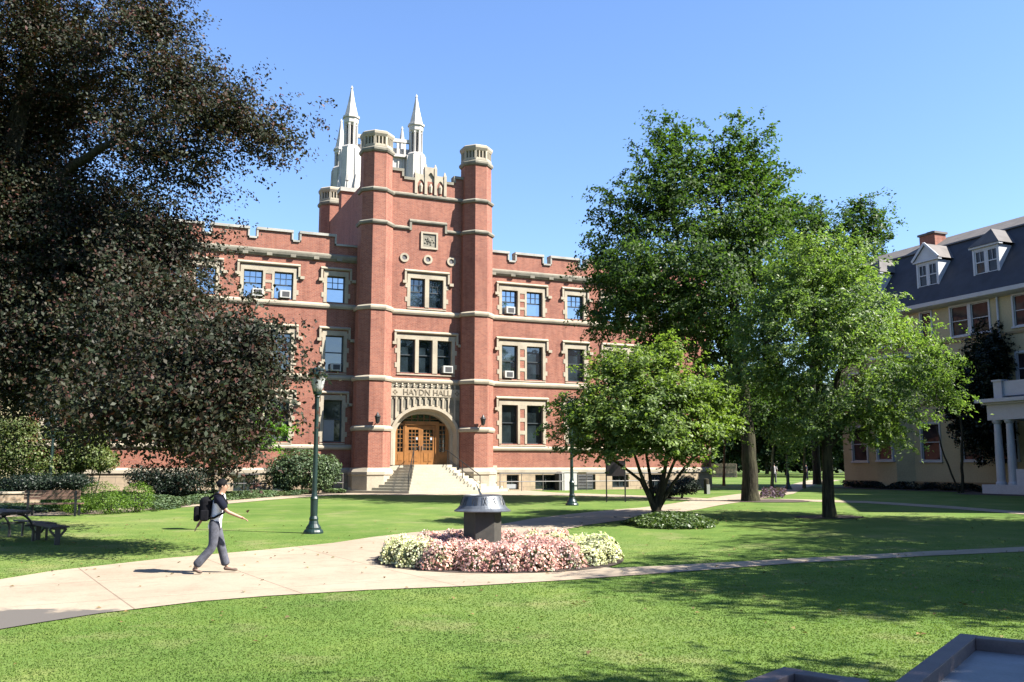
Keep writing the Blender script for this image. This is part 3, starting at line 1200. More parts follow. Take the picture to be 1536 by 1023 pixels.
# doors (behind the arch)
dy = yf + .62
mb = MB()
for (u0, h0), (u1, h1) in zip(cv4[1:-1][:-1], cv4[1:-1][1:]):
    mb.face([(u0, dy + .12, FZ), (u1, dy + .12, FZ), (u1, dy + .12, h1 + .02), (u0, dy + .12, h0 + .02)])
mb.build('transom_glass', M_glass_lo, portal)
mb = MB()
for u_ in (-1.52, .50):
    mb.box(u_ - .07, u_ + .07, dy - .06, dy + .1, FZ, 4.86)
mb.box(-1.59, .57, dy - .1, dy + .1, 4.62, 4.86)
mb.box(-2.2, -1.59, dy - .03, dy + .1, FZ, 2.95)
mb.box(.57, 1.34, dy - .03, dy + .1, FZ, 2.95)
mb.box(-2.2, -2.04, dy - .03, dy + .1, 2.95, 4.6)
mb.box(-1.66, -1.59, dy - .03, dy + .1, 2.95, 4.86)
mb.box(.57, .70, dy - .03, dy + .1, 2.95, 4.86)
mb.box(1.12, 1.34, dy - .03, dy + .1, 2.95, 4.6)
mb.box(-2.04, -1.66, dy - .028, dy + .098, 4.6, 4.75)
mb.box(.70, 1.12, dy - .028, dy + .098, 4.6, 4.75)
for a, b in ((-2.04, -1.66), (.70, 1.12)):
    mb.box((a + b) / 2 - .015, (a + b) / 2 + .015, dy, dy + .06, 2.95, 4.6)
    for k in range(1, 6):
        z = 2.95 + 1.65 * k / 6
        mb.box(a, b, dy + .004, dy + .056, z - .015, z + .015)
mb.box(-2.0, -1.7, dy - .05, dy - .03, 2.4, 2.8)
mb.box(.72, 1.1, dy - .05, dy - .03, 2.4, 2.8)
for u_ in (-1.1, -.7, -.3, .1):
    mb.box(u_ - .02, u_ + .02, dy + .04, dy + .1, 4.86, 5.25)
mb.box(-1.6, .6, dy + .042, dy + .098, 5.0, 5.04)
mb.build('side_light', M_wood, portal)
for a, b in ((-1.45, -.51), (-.50, .43)):
    mb = MB()
    st = .15
    mb.box(a, a + st, dy - .01, dy + .05, FZ, 4.6)
    mb.box(b - st, b, dy - .01, dy + .05, FZ, 4.6)
    mb.box(a + st, b - st, dy - .008, dy + .048, 4.34, 4.6)
    mb.box(a + st, b - st, dy - .008, dy + .048, FZ, 3.05)
    mb.box(a + st + .05, (a + b) / 2 - .03, dy - .03, dy, 2.35, 2.9)
    mb.box((a + b) / 2 + .03, b - st - .05, dy - .03, dy, 2.35, 2.9)
    for k in (1, 2):
        u_ = a + st + (b - a - 2 * st) * k / 3
        mb.box(u_ - .018, u_ + .018, dy, dy + .04, 3.05, 4.34)
    for k in range(1, 6):
        z = 3.05 + 1.29 * k / 6
        mb.box(a + st, b - st, dy + .002, dy + .038, z - .018, z + .018)
    dr = mb.build('door', M_wood, portal)
    MB().box(b - .32, b - .2, dy - .02, dy - .012, 3.7, 3.86).build('notice', M_paint, dr)
    hx = b - .08 if a < -1 else a + .08
    MB().bar((hx, dy - .05, 3.05), (hx, dy - .05, 3.35), .03).build('handle', M_bronze, dr)

# octagonal stair
mb = MB()
c_s = -.2
NR = 10
for k in range(NR):
    zt = .47 + (k + 1) * (FZ - .47) / NR
    nfr = 4.2 - k * .3
    hw = 2.2 - k * .3 * .414
    poly = [(c_s - hw, -nfr), (c_s + hw, -nfr), (c_s + hw + (nfr - .95), -.95), (c_s - hw - (nfr - .95), -.95)]
    if k == NR - 1:
        poly = [(c_s - hw, -nfr), (c_s + hw, -nfr), (c_s + hw + (nfr - .95), -.95), (c_s + hw + (nfr - .95), -.2), (c_s - hw - (nfr - .95), -.2), (c_s - hw - (nfr - .95), -.95)]
    inner = zt - (FZ - .47) / NR - (.25 if k == 0 else .0)
    mb.prism(poly, inner, zt)
mb.box(c_s - 4.6, c_s + 4.6, -1.0, 0, .3, 2.1)
steps = mb.build('steps', M_step, hall, bevel=.012)
# handrails on the two stair corners
for sgn in (-1, 1):
    r_ = MB()
    def cor(k):
        return (c_s + sgn * (2.2 - k * .3 * .414 + .05), -(4.2 - k * .3), .47 + k * (FZ - .47) / NR)
    a, b, c = cor(.2), cor(5), cor(9.3)
    for p in (a, b, c):
        r_.tube([(p[0], p[1], p[2]), (p[0], p[1], p[2] + 1.0)], [.026, .026], 6)
    r_.tube([(a[0], a[1], a[2] + 1), (c[0], c[1], c[2] + 1), (c[0] - sgn * .3, c[1] + .6, c[2] + 1)], [.028] * 3, 6)
    r_.tube([(a[0], a[1], a[2] + .5), (c[0], c[1], c[2] + .5)], [.016] * 2, 6)
    r_.build('handrail', M_iron, hall)

# air conditioners sit in the sashes
AC = [(-10.78, 12.2, 0, 'boxy white air conditioner in the top floor window nearest the dark leaved tree'),
      (-9.15, 12.2, 0, 'white air conditioner in a top floor window pair, right of its twin near the beech'),
      (-5.95, 7.87, 0, 'white air conditioner in the single second floor window left of the entrance tower'),
      (1.02, 7.92, RY, 'white air conditioner in the three light tower window above the carved frieze'),
      (5.72, 12.2, 0, 'white air conditioner in the top floor window just right of the entrance tower'),
      (5.62, 7.87, 0, 'white air conditioner in the second floor window just right of the entrance tower')]
ac0 = None
for k, (u_, z_, y_, lab) in enumerate(AC):
    p = BW(u_, -(y_ + .14), z_)
    if ac0 is None:
        ac0 = thing('air_conditioner', lab, 'air conditioner', p, BROT, 'window air conditioners of the brick hall')
        MB().box(-.32, .32, -.28, .1, 0, .46).build('housing', M_acw, ac0, bevel=.012)
        g_ = MB().box(-.18, .24, -.295, -.27, .08, .38)
        g_.build('grille', M_grille, ac0)
    else:
        copy_thing(ac0, p, lab)

# ------------------------------------------------------------------ white gothic church tower beyond the hall
cr = R(19)
ch_o = Vector((-20.15, 110, -.5))
church = thing('church_tower', 'tall white gothic stone church tower with four spired corner turrets behind the hall', 'tower', ch_o, cr)
CW, CD = 8.3, 8.6
zb = -.6
mb = MB()
mb.box(.2, CW - .2, .2, CD - .2, 0, 42.6)
mb.box(-.6, CW + .6, -.6, 0.2, 0, 30)
mb.box(-.55, .2, 0, CD, 0, 30)
for k in range(9):
    mb.box(.1, .22, 1.5 + k * .7 - .08, 1.5 + k * .7 + .08, 30, 41)
    mb.box(1.5 + k * .66 - .08, 1.5 + k * .66 + .08, .08, .22, 38.8, 41.3)
mb.build('wall', M_white, church)
mb = MB()
for (x0, y0, x1, y1) in ((.5, 0, CW - .5, 0), (.5, CD, CW - .5, CD), (0, .5, 0, CD - .5), (CW, .5, CW, CD - .5)):
    n = 8
    for k in range(n + 1):
        x, y = x0 + (x1 - x0) * k / n, y0 + (y1 - y0) * k / n
        mb.box(x - .14, x + .14, y - .14, y + .14, 41.6, 43.3)
    if x0 != x1:
        mb.box(x0, x1, y0 - .2, y0 + .2, 43.3, 43.75)
        mb.box(x0, x1, y0 - .22, y0 + .22, 41.4, 41.75)
    else:
        mb.box(x0 - .2, x0 + .2, y0, y1, 43.3, 43.75)
        mb.box(x0 - .22, x0 + .22, y0, y1, 41.4, 41.75)
mb.build('parapet', M_white, church)
mb = MB()
pts = []
for j in range(13):
    a = math.pi * j / 12
    s_ = -math.cos(a)
    pts.append((CW / 2 + 2.0 * s_, .16, 36.6 + 2.8 * (1 - abs(s_) ** 1.5)))
mb.face([(CW / 2 - 2.0, .16, 28)] + pts + [(CW / 2 + 2.0, .16, 28)])
pts = []
for j in range(13):
    s_ = -math.cos(math.pi * j / 12)
    pts.append((.16, CD / 2 + 1.6 * s_, 36.6 + 2.8 * (1 - abs(s_) ** 1.5)))
mb.face([(.16, CD / 2 - 1.6, 28)] + pts + [(.16, CD / 2 + 1.6, 28)])
mb.build('belfry_louvre', M_white_d, church)
mb = MB()
for u_ in (-1.0, 0, 1.0):
    mb.box(CW / 2 + u_ - .12, CW / 2 + u_ + .12, .05, .3, 28, 38.2)
    mb.box(.05, .3, CD / 2 + u_ * .8 - .1, CD / 2 + u_ * .8 + .1, 28, 38.2)
mb.build('mullion', M_white, church)
for k, (x, y, hs) in enumerate(((0, 0, 1), (CW, 0, 1), (0, CD, .985), (CW, CD, .985))):
    mb = MB()
    big = 1.0 if y == 0 else .9
    zt = 41.6
    mb.lathe(x, y, [(1.9 * big, 0), (1.9 * big, 30), (1.55 * big, 31.5), (1.5 * big, zt - 6), (1.3 * big, zt - 5), (1.15 * big, zt)])
    for j in range(8):
        a = math.pi / 8 + j * math.pi / 4
        mb.bar((x + 1.62 * big * math.cos(a), y + 1.62 * big * math.sin(a), 31.5), (x + 1.56 * big * math.cos(a), y + 1.56 * big * math.sin(a), zt - 6), .22 * big)
        mb.bar((x + 1.4 * big * math.cos(a), y + 1.4 * big * math.sin(a), zt - 5.2), (x + 1.2 * big * math.cos(a), y + 1.2 * big * math.sin(a), zt), .2 * big)
        mb.lathe(x + 1.5 * big * math.cos(a), y + 1.5 * big * math.sin(a), [(.2 * big, zt - 6.2), (.22 * big, zt - 5), (.02, zt - 3.4)], 4)
    mb.lathe(x, y, [(.95 * big, zt - .1), (1.12 * big, zt), (1.12 * big, zt + .2), (.9 * big, zt + .45)])
    tt = mb.build('corner_turret', M_white, church)
    zl = zt + .3
    hl = 3.9 if y == 0 else 2.6
    ls = MB()
    ls.lathe(x, y, [(.42 * big, zl), (.42 * big, zl + hl)])
    ls.build('lantern_core', M_white_d if y == 0 else M_white, tt)
    ls = MB()
    for j in range(8):
        a = math.pi / 8 + j * math.pi / 4
        px_, py_ = x + .74 * big * math.cos(a), y + .74 * big * math.sin(a)
        ls.box(px_ - .12 * big, px_ + .12 * big, py_ - .12 * big, py_ + .12 * big, zl, zl + hl * .82, a, (px_, py_))
        ls.lathe(px_, py_, [(.13 * big, zl + hl * .7), (.02, zl + hl * 1.02)], 4)
    ls.lathe(x, y, [(.6 * big, zl + hl * .72), (.86 * big, zl + hl * .8), (.86 * big, zl + hl)], cap=True)
    ls.build('lantern', M_white, tt)
    sp_ = MB()
    z0 = zl + hl
    sh = 3.9 if y == 0 else 4.0
    sp_.lathe(x, y, [(1.0 * big, z0 - .15), (1.0 * big, z0 + .1), (.8 * big, z0 + .2), (.42 * big, z0 + sh * .5), (.09, z0 + sh)])
    sp_.lathe(x, y, [(.03, z0 + sh - .2), (.16, z0 + sh - .05), (.02, z0 + sh + .35)], 6)
    sp_.build('spire', M_white, tt)

# ------------------------------------------------------------------ yellow house on the right
house = thing('dormered_house', 'cream rendered three storey house with slate roof, white dormers and columned porch', 'house', H0, HROT)
XL, XR = -11.0, 24.0
EZ = 13.0


def hwin(x0, x1, z0, z1, y=0, par=None, muntin=True, n=1, mat=None):
    par = par or house
    w = MB()
    fr = .12
    w.box(x0 - fr, x0, y - .06, y + .1, z0 - .02, z1)
    w.box(x1, x1 + fr, y - .06, y + .1, z0 - .02, z1)
    w.box(x0 - fr, x1 + fr, y - .06, y + .1, z1, z1 + .14)
    w.box(x0 - fr - .06, x1 + fr + .06, y - .12, y + .1, z0 - .14, z0 - .02)
    if n == 2:
        xm = (x0 + x1) / 2
        w.box(xm - .13, xm + .13, y - .055, y + .095, z0 - .02, z1)
    wo = w.build('window', M_paint, par)
    s_ = MB()
    gls = MB()
    cells = [(x0, x1)] if n == 1 else [(x0, (x0 + x1) / 2 - .13), ((x0 + x1) / 2 + .13, x1)]
    for a, b in cells:
        e = .05
        s_.box(a, a + e, y + .03, y + .08, z0, z1)
        s_.box(b - e, b, y + .03, y + .08, z0, z1)
        s_.box(a + e, b - e, y + .032, y + .078, z1 - e, z1)
        s_.box(a + e, b - e, y + .032, y + .078, z0, z0 + e)
        zm = (z0 + z1) / 2
        s_.box(a + e, b - e, y + .02, y + .078, zm - .025, zm + .025)
        gls.face([(a, y + .085, z0), (b, y + .085, z0), (b, y + .085, z1), (a, y + .085, z1)])
    s_.build('sash', M_paint, wo)
    gls.build('glass', mat or M_glass_house, wo)
    return wo


M_glass_house = glass_mat('glass_house', (.025, .02, .022), .025, .05)
hops = []
hw_specs = [(-2.95, -2.1, 10.65, 12.55, 1), (-.45, 2.45, 10.6, 12.55, 2), (4.25, 6.6, 10.65, 12.55, 2), (-6.9, -4.2, 10.65, 12.55, 2), (-10, -8.6, 10.65, 12.55, 1), (9, 11.4, 10.65, 12.55, 2), (13, 15, 10.65, 12.55, 2),
            (4.2, 5.6, 7.05, 8.95, 1), (-2.9, -2.0, 6.8, 8.9, 1), (-.4, 1.4, 6.8, 8.9, 2), (-10, -8.6, 6.8, 8.9, 1), (9, 11.4, 6.8, 8.9, 2), (13, 15, 6.8, 8.9, 2),
            (-3.5, -2.0, 2.45, 4.9, 1), (-.2, 1.3, 2.45, 4.9, 1), (-10, -8.6, 2.45, 4.9, 1), (2.6, 3.8, 2.45, 4.9, 1), (9, 11, 2.45, 4.9, 2)]
for s_ in hw_specs:
    hops.append((s_[0], s_[1], s_[2], s_[3]))
mb = MB()
wall_face(mb, XL, XR, .3, EZ, 0, hops, .1)
mb.box(XL - .01, XL, 0, 12, 0, EZ)
mb.box(XR, XR + .01, 0, 12, 0, EZ)
mb.face([(XL, 12, 0), (XR, 12, 0), (XR, 12, EZ), (XL, 12, EZ)])
mb.face([(XL, 0, EZ), (XR, 0, EZ), (XR, 12, EZ), (XL, 12, EZ)])
mb.build('wall', M_cream, house)
for s_ in hw_specs:
    hwin(s_[0], s_[1], s_[2], s_[3], 0, n=s_[4])
mb = MB().box(XL - .05, XR + .05, -.1, .01, .3, 1.0)
mb.box(XL - .05, XR + .05, -.16, -.1, .9, 1.03)
fb = mb.build('foundation', M_cream_d, house)
for x in (-5.9, -3.3, -.4, 1.8):
    MB().box(x, x + 1.0, -.13, -.101, .5, .84).build('basement_window', M_sash, house)
mb = MB().box(XL - .05, XR + .05, -.09, -.002, 10.2, 10.36).box(XL - .05, XR + .05, -.1, -.002, 6.2, 6.4)
mb.build('belt_course', M_cream_d, house)
# two storey bay
mb = MB()
bp = [(-7.4, .01), (-6.7, -1.0), (-4.9, -1.0), (-4.2, .01)]
mb.prism(bp, .4, 9.6)
bay = mb.build('bay', M_cream, house)
for z0, z1 in ((2.5, 4.9), (6.7, 8.9)):
    hwin(-6.45, -5.15, z0, z1, -1.1, bay)
MB().prism([(-7.6, .01), (-6.8, -1.15), (-4.8, -1.15), (-4.0, .01)], 9.6, 9.85).build('cornice', M_paint, bay)
# roof: steep lower slope, flatter upper one
mb = MB()
mb.ext(XL - .4, XR, [(-.62, EZ + .02), (2.6, 17.55), (12 - 2.6, 17.55), (12.62, EZ + .02)])
mb.m = 1
mb.ext(XL - .4, XR, [(2.5, 17.57), (4.6, 18.75), (7.4, 18.75), (9.5, 17.57)])
mb.ext(XL - .4, XR, [(2.42, 17.52), (2.5, 17.64), (2.7, 17.64), (2.7, 17.52)])
roof = mb.build('roof', [M_slate, M_roofcap], house)
mb = MB().ext(XL - .45, XR, [(-.01, EZ - .36), (-.5, EZ - .3), (-.75, EZ - .2), (-.78, EZ + .06), (-.6, EZ + .1), (-.01, EZ)])
mb.build('eaves', M_paint, house)
mb = MB().tube([(3.19, -.12, .5), (3.19, -.12, 12.7)], [.07, .07], 8)
mb.build('downpipe', M_paint, house)
mb = MB().box(-5.6, -4.2, 3.2, 4.3, 16.5, 18.9)
mb.m = 1
mb.box(-5.7, -4.1, 3.1, 4.4, 18.9, 19.05)
mb.box(-5.2, -4.6, 3.5, 4.0, 19.05, 19.2)
mb.build('chimney', [M_brick, M_roofcap], roof)


def ry_of(z):
    return -.62 + (z - EZ - .02) * (3.22 / 4.53)


def dormer(x0, x1, gable):
    z0, z1 = 14.45, 16.0
    yf_ = ry_of(z0) - .02
    yb_ = ry_of(17.4)
    f = MB()
    f.box(x0 - .14, x0, yf_, yb_, z0 - .1, z1 + .16)
    f.box(x1, x1 + .14, yf_, yb_, z0 - .1, z1 + .16)
    f.box(x0 - .0, x1 + .0, yf_ + .02, yf_ + .12, z0 - .1, z0)
    f.box(x0, x1, yf_ + .02, yb_, z1, z1 + .16)
    f.box(x0 - .3, x1 + .3, yf_ - .14, yf_ + .2, z1 + .16, z1 + .28)
    d = f.build('dormer', M_paint, roof)
    xm = (x0 + x1) / 2
    s_ = MB()
    e = .09
    zm = (z0 + z1) / 2
    cells = [(x0, xm - .06), (xm + .06, x1)] if x1 - x0 > 1.2 else [(x0, x1)]
    if len(cells) == 2:
        s_.box(xm - .06, xm + .06, yf_ + .03, yf_ + .1, z0, z1)
    for a, b in cells:
        s_.box(a, a + e, yf_ + .04, yf_ + .09, z0, z1)
        s_.box(b - e, b, yf_ + .04, yf_ + .09, z0, z1)
        for zz in (z0 + .04, zm, z1 - .04):
            s_.box(a + e, b - e, yf_ + .042, yf_ + .088, zz - .035, zz + .035)
        s_.box((a + b) / 2 - .015, (a + b) / 2 + .015, yf_ + .05, yf_ + .08, zm, z1)
    s_.build('sash', M_paint, d)
    g_ = MB()
    g_.face([(x0, yf_ + .1, z0), (x1, yf_ + .1, z0), (x1, yf_ + .1, z1), (x0, yf_ + .1, z1)])
    g_.build('glass', M_glass_house, d)
    r_ = MB()
    o_ = .34
    zr0, zr1 = z1 + .28, 17.45
    yr = yf_ - .2
    if gable:
        p = [(x0 - o_, zr0), (x1 + o_, zr0), (xm, zr1)]
        r_.face([(x0 - o_, yr, zr0), (xm, yr, zr1), (xm, yb_ + 1, zr1), (x0 - o_, yb_ + 1, zr0)])
        r_.face([(x1 + o_, yr, zr0), (x1 + o_, yb_ + 1, zr0), (xm, yb_ + 1, zr1), (xm, yr, zr1)])
        g_ = MB()
        g_.face([(x0 - o_ + .1, yr + .12, zr0), (x1 + o_ - .1, yr + .12, zr0), (xm, yr + .12, zr1 - .12)])
        g_.bar((x0 - o_, yr + .02, zr0 + .02), (xm, yr + .02, zr1), .08, .16)
        g_.bar((x1 + o_, yr + .02, zr0 + .02), (xm, yr + .02, zr1), .08, .16)
        g_.build('gable', M_paint, d)
    else:
        ym = yr + (zr1 - zr0) * .75
        A, Bp, C = (x0 - o_, yr, zr0), (x1 + o_, yr, zr0), (xm, ym, zr1)
        Dp, Ep, Fp = (xm, yb_ + 1, zr1), (x0 - o_, yb_ + 1, zr0), (x1 + o_, yb_ + 1, zr0)
        r_.face([A, Bp, C])
        r_.face([A, C, Dp, Ep])
        r_.face([Bp, Fp, Dp, C])
    r_.build('dormer_roof', M_roofcap if gable else M_shingle, d)


M_shingle = plain('dormer_shingle', (.16, .145, .14), .85, .3, 1.5, .3)
dormer(-7.95, -6.95, False)
dormer(-3.3, -1.7, True)
dormer(1.35, 3.05, False)
dormer(5.9, 7.5, True)
dormer(10.2, 11.8, False)
# porch
mb = MB().box(4.6, 15, -4.2, -.1, .3, 1.0)
porch = mb.build('porch', M_paint, house)
mb = MB()
mb.box(4.95, 15, -3.8, -.1, 4.72, 5.62)
mb.box(4.75, 15, -4.0, -.1, 5.62, 5.74)
mb.box(4.5, 15, -4.25, -.1, 5.74, 5.95)
mb.build('entablature', M_paint, porch)
for x, y in ((5.35, -3.5), (6.15, -3.5), (10.5, -3.5), (11.3, -3.5), (5.35, -.45), (14.5, -3.5)):
    mb = MB()
    mb.lathe(x, y, [(.30, 1.0), (.30, 1.1), (.24, 1.18), (.235, 2.4), (.19, 4.5), (.25, 4.56), (.28, 4.64), (.28, 4.72)], 20, 0)
    mb.build('column', M_paint, porch)
mb = MB()
mb.box(5.45, 6.0, -3.75, -3.25, 5.95, 7.0)
mb.box(5.38, 6.07, -3.82, -3.18, 6.95, 7.05)
mb.box(6.0, 15, -3.6, -3.4, 6.1, 6.95)
mb.box(5.7, 5.9, -3.3, -.1, 6.1, 6.95)
mb.build('balustrade', M_paint, porch)
mb = MB().box(6.5, 15, -3.7, -3.5, 1.0, 1.9)
mb.build('porch_rail', M_paint, porch)
mb = MB()
mb.box(7.5, 9.8, -.25, -.11, 1.0, 4.5)
mb.build('doorway', M_wood_d, porch)

# neighbouring house past the right edge, which throws the deep shade over the right lawn
nb_o = Vector((25.0, 33.0, 0))
nrot = math.atan2(.97, .25)
NL = 17.0
nbh = thing('neighbouring_house', 'cream house past the right edge whose shadow covers the right lawn', 'house', nb_o, nrot)
nops = [(1.2, 2.4, 2.4, 4.8), (4.6, 5.8, 2.4, 4.8), (8.2, 9.4, 2.4, 4.8), (1.2, 2.4, 6.4, 8.6), (4.6, 5.8, 6.4, 8.6), (8.2, 9.4, 6.4, 8.6), (12.4, 13.6, 2.4, 4.8), (12.4, 13.6, 6.4, 8.6)]
mb = MB()
for (x0, x1) in ((0, NL),):
    # left face looks towards the lawn (local +y side)
    xs = sorted({x0, x1, *[v for o in nops for v in o[:2]]})
    zs = sorted({-.2, 11.4, *[v for o in nops for v in o[2:]]})
    for i_ in range(len(xs) - 1):
        for j_ in range(len(zs) - 1):
            cx_, cz_ = (xs[i_] + xs[i_ + 1]) / 2, (zs[j_] + zs[j_ + 1]) / 2
            if any(o[0] < cx_ < o[1] and o[2] < cz_ < o[3] for o in nops):
                continue
            mb.box(xs[i_], xs[i_ + 1], -.2, 0, zs[j_], zs[j_ + 1])
mb.box(-.01, .2, -14, -.2, -.2, 11.4)
mb.box(NL - .2, NL + .01, -14, -.2, -.2, 11.4)
mb.box(0, NL, -14.2, -14, -.2, 11.4)
mb.build('wall', M_cream, nbh)
for o in nops:
    w_ = MB().box(o[0] - .12, o[0], -.14, .04, o[2], o[3]).box(o[1], o[1] + .12, -.14, .04, o[2], o[3]).box(o[0] - .12, o[1] + .12, -.14, .05, o[3], o[3] + .12).box(o[0] - .18, o[1] + .18, -.14, .1, o[2] - .12, o[2]).box(o[0], o[1], -.1, -.02, (o[2] + o[3]) / 2 - .03, (o[2] + o[3]) / 2 + .03).build('window', M_paint, nbh)
    MB().box(o[0], o[1], -.13, -.105, o[2], o[3]).build('glass', M_glass_house, w_)
mb = MB()
mb.face([(-.5, .5, 11.4), (NL + .5, .5, 11.4), (NL - 3, -4, 14.6), (3, -4, 14.6)])
mb.face([(-.5, -14.5, 11.4), (3, -10, 14.6), (NL - 3, -10, 14.6), (NL + .5, -14.5, 11.4)])
mb.face([(-.5, .5, 11.4), (3, -4, 14.6), (3, -10, 14.6), (-.5, -14.5, 11.4)])
mb.face([(NL + .5, .5, 11.4), (NL + .5, -14.5, 11.4), (NL - 3, -10, 14.6), (NL - 3, -4, 14.6)])
mb.face([(3, -4, 14.6), (NL - 3, -4, 14.6), (NL - 3, -10, 14.6), (3, -10, 14.6)])
mb.face([(-.5, .5, 11.38), (NL + .5, .5, 11.38), (NL + .5, -14.5, 11.38), (-.5, -14.5, 11.38)])
mb.build('roof', M_slate, nbh)

# cream house far left
cpos = GX(40, 76)
lh = thing('cream_house', 'cream stone house with dark window glimpsed behind the left shrubs', 'house', cpos + Vector((-3, 0, 0)), R(12))
mb = MB()
wall_face(mb, -14, 7, -.3, 9.0, 0, [(3.3, 5.2, 4.6, 7.2), (-2, -.4, 4.6, 7.2), (-2, -.4, .8, 3.2), (3.3, 5.2, .8, 3.2), (-8, -6.4, 4.6, 7.2)], .2)
mb.box(7, 7.02, 0, 10, -.3, 9)
mb.face([(-14, 10, 0), (7, 10, 0), (7, 10, 9), (-14, 10, 9)])
mb.build('wall', M_cream, lh)
for q in ((3.3, 5.2, 4.6, 7.2), (-2, -.4, 4.6, 7.2), (-2, -.4, .8, 3.2), (3.3, 5.2, .8, 3.2), (-8, -6.4, 4.6, 7.2)):
    hwin(q[0], q[1], q[2], q[3], .05, lh)
mb = MB().ext(-14.5, 7.5, [(-.6, 8.95), (5, 12.5), (10.6, 8.95)])
mb.build('roof', M_slate, lh)

# ------------------------------------------------------------------ vegetation
def rv(rng, n):
    v = rng.normal(size=(n, 3))
    return v / np.linalg.norm(v, axis=1, keepdims=True)


def leaf_mesh(name, pos, nrm, size, mat, parent, rng, aspect=.6, fold=.25, jitter=.35):
    """one folded four-cornered leaf at every position"""
    n = len(pos)
    nrm = nrm / np.maximum(np.linalg.norm(nrm, axis=1, keepdims=True), 1e-6)
    t = rv(rng, n)
    t = t - nrm * (t * nrm).sum(1, keepdims=True)
    t /= np.maximum(np.linalg.norm(t, axis=1, keepdims=True), 1e-6)
    b = np.cross(nrm, t)
    s = (size * (1 + rng.uniform(-jitter, jitter, n)))[:, None]
    w = s * aspect * .5
    v = np.empty((n, 4, 3), np.float32)
    v[:, 0] = pos - t * s * .5
    v[:, 1] = pos + b * w + nrm * s * fold * .5
    v[:, 2] = pos + t * s * .5 - nrm * s * .1
    v[:, 3] = pos - b * w + nrm * s * fold * .5
    me = bpy.data.meshes.new(name)
    me.vertices.add(4 * n)
    me.vertices.foreach_set('co', v.reshape(-1))
    me.loops.add(4 * n)
    me.loops.foreach_set('vertex_index', np.arange(4 * n, dtype=np.int32))
    me.polygons.add(n)
    me.polygons.foreach_set('loop_start', np.arange(0, 4 * n, 4, dtype=np.int32))
    me.materials.append(mat)
    me.update(calc_edges=True)
    o = bpy.data.objects.new(name, me)
    COL.objects.link(o)
    if parent:
        o.parent = parent
    return o


def sample_blobs(rng, blobs, n, shell=.45):
    vol = np.array([b[3] * b[4] * b[5] for b in blobs]) ** .8
    idx = rng.choice(len(blobs), n, p=vol / vol.sum())
    B = np.array([b[:6] for b in blobs])[idx]
    d = rv(rng, n)
    r = rng.uniform(0, 1, n) ** shell
    r *= 1 + .12 * np.sin(d[:, 0] * 7 + idx) * np.cos(d[:, 2] * 6 + idx * 2)
    return B[:, :3] + d * B[:, 3:6] * r[:, None], d


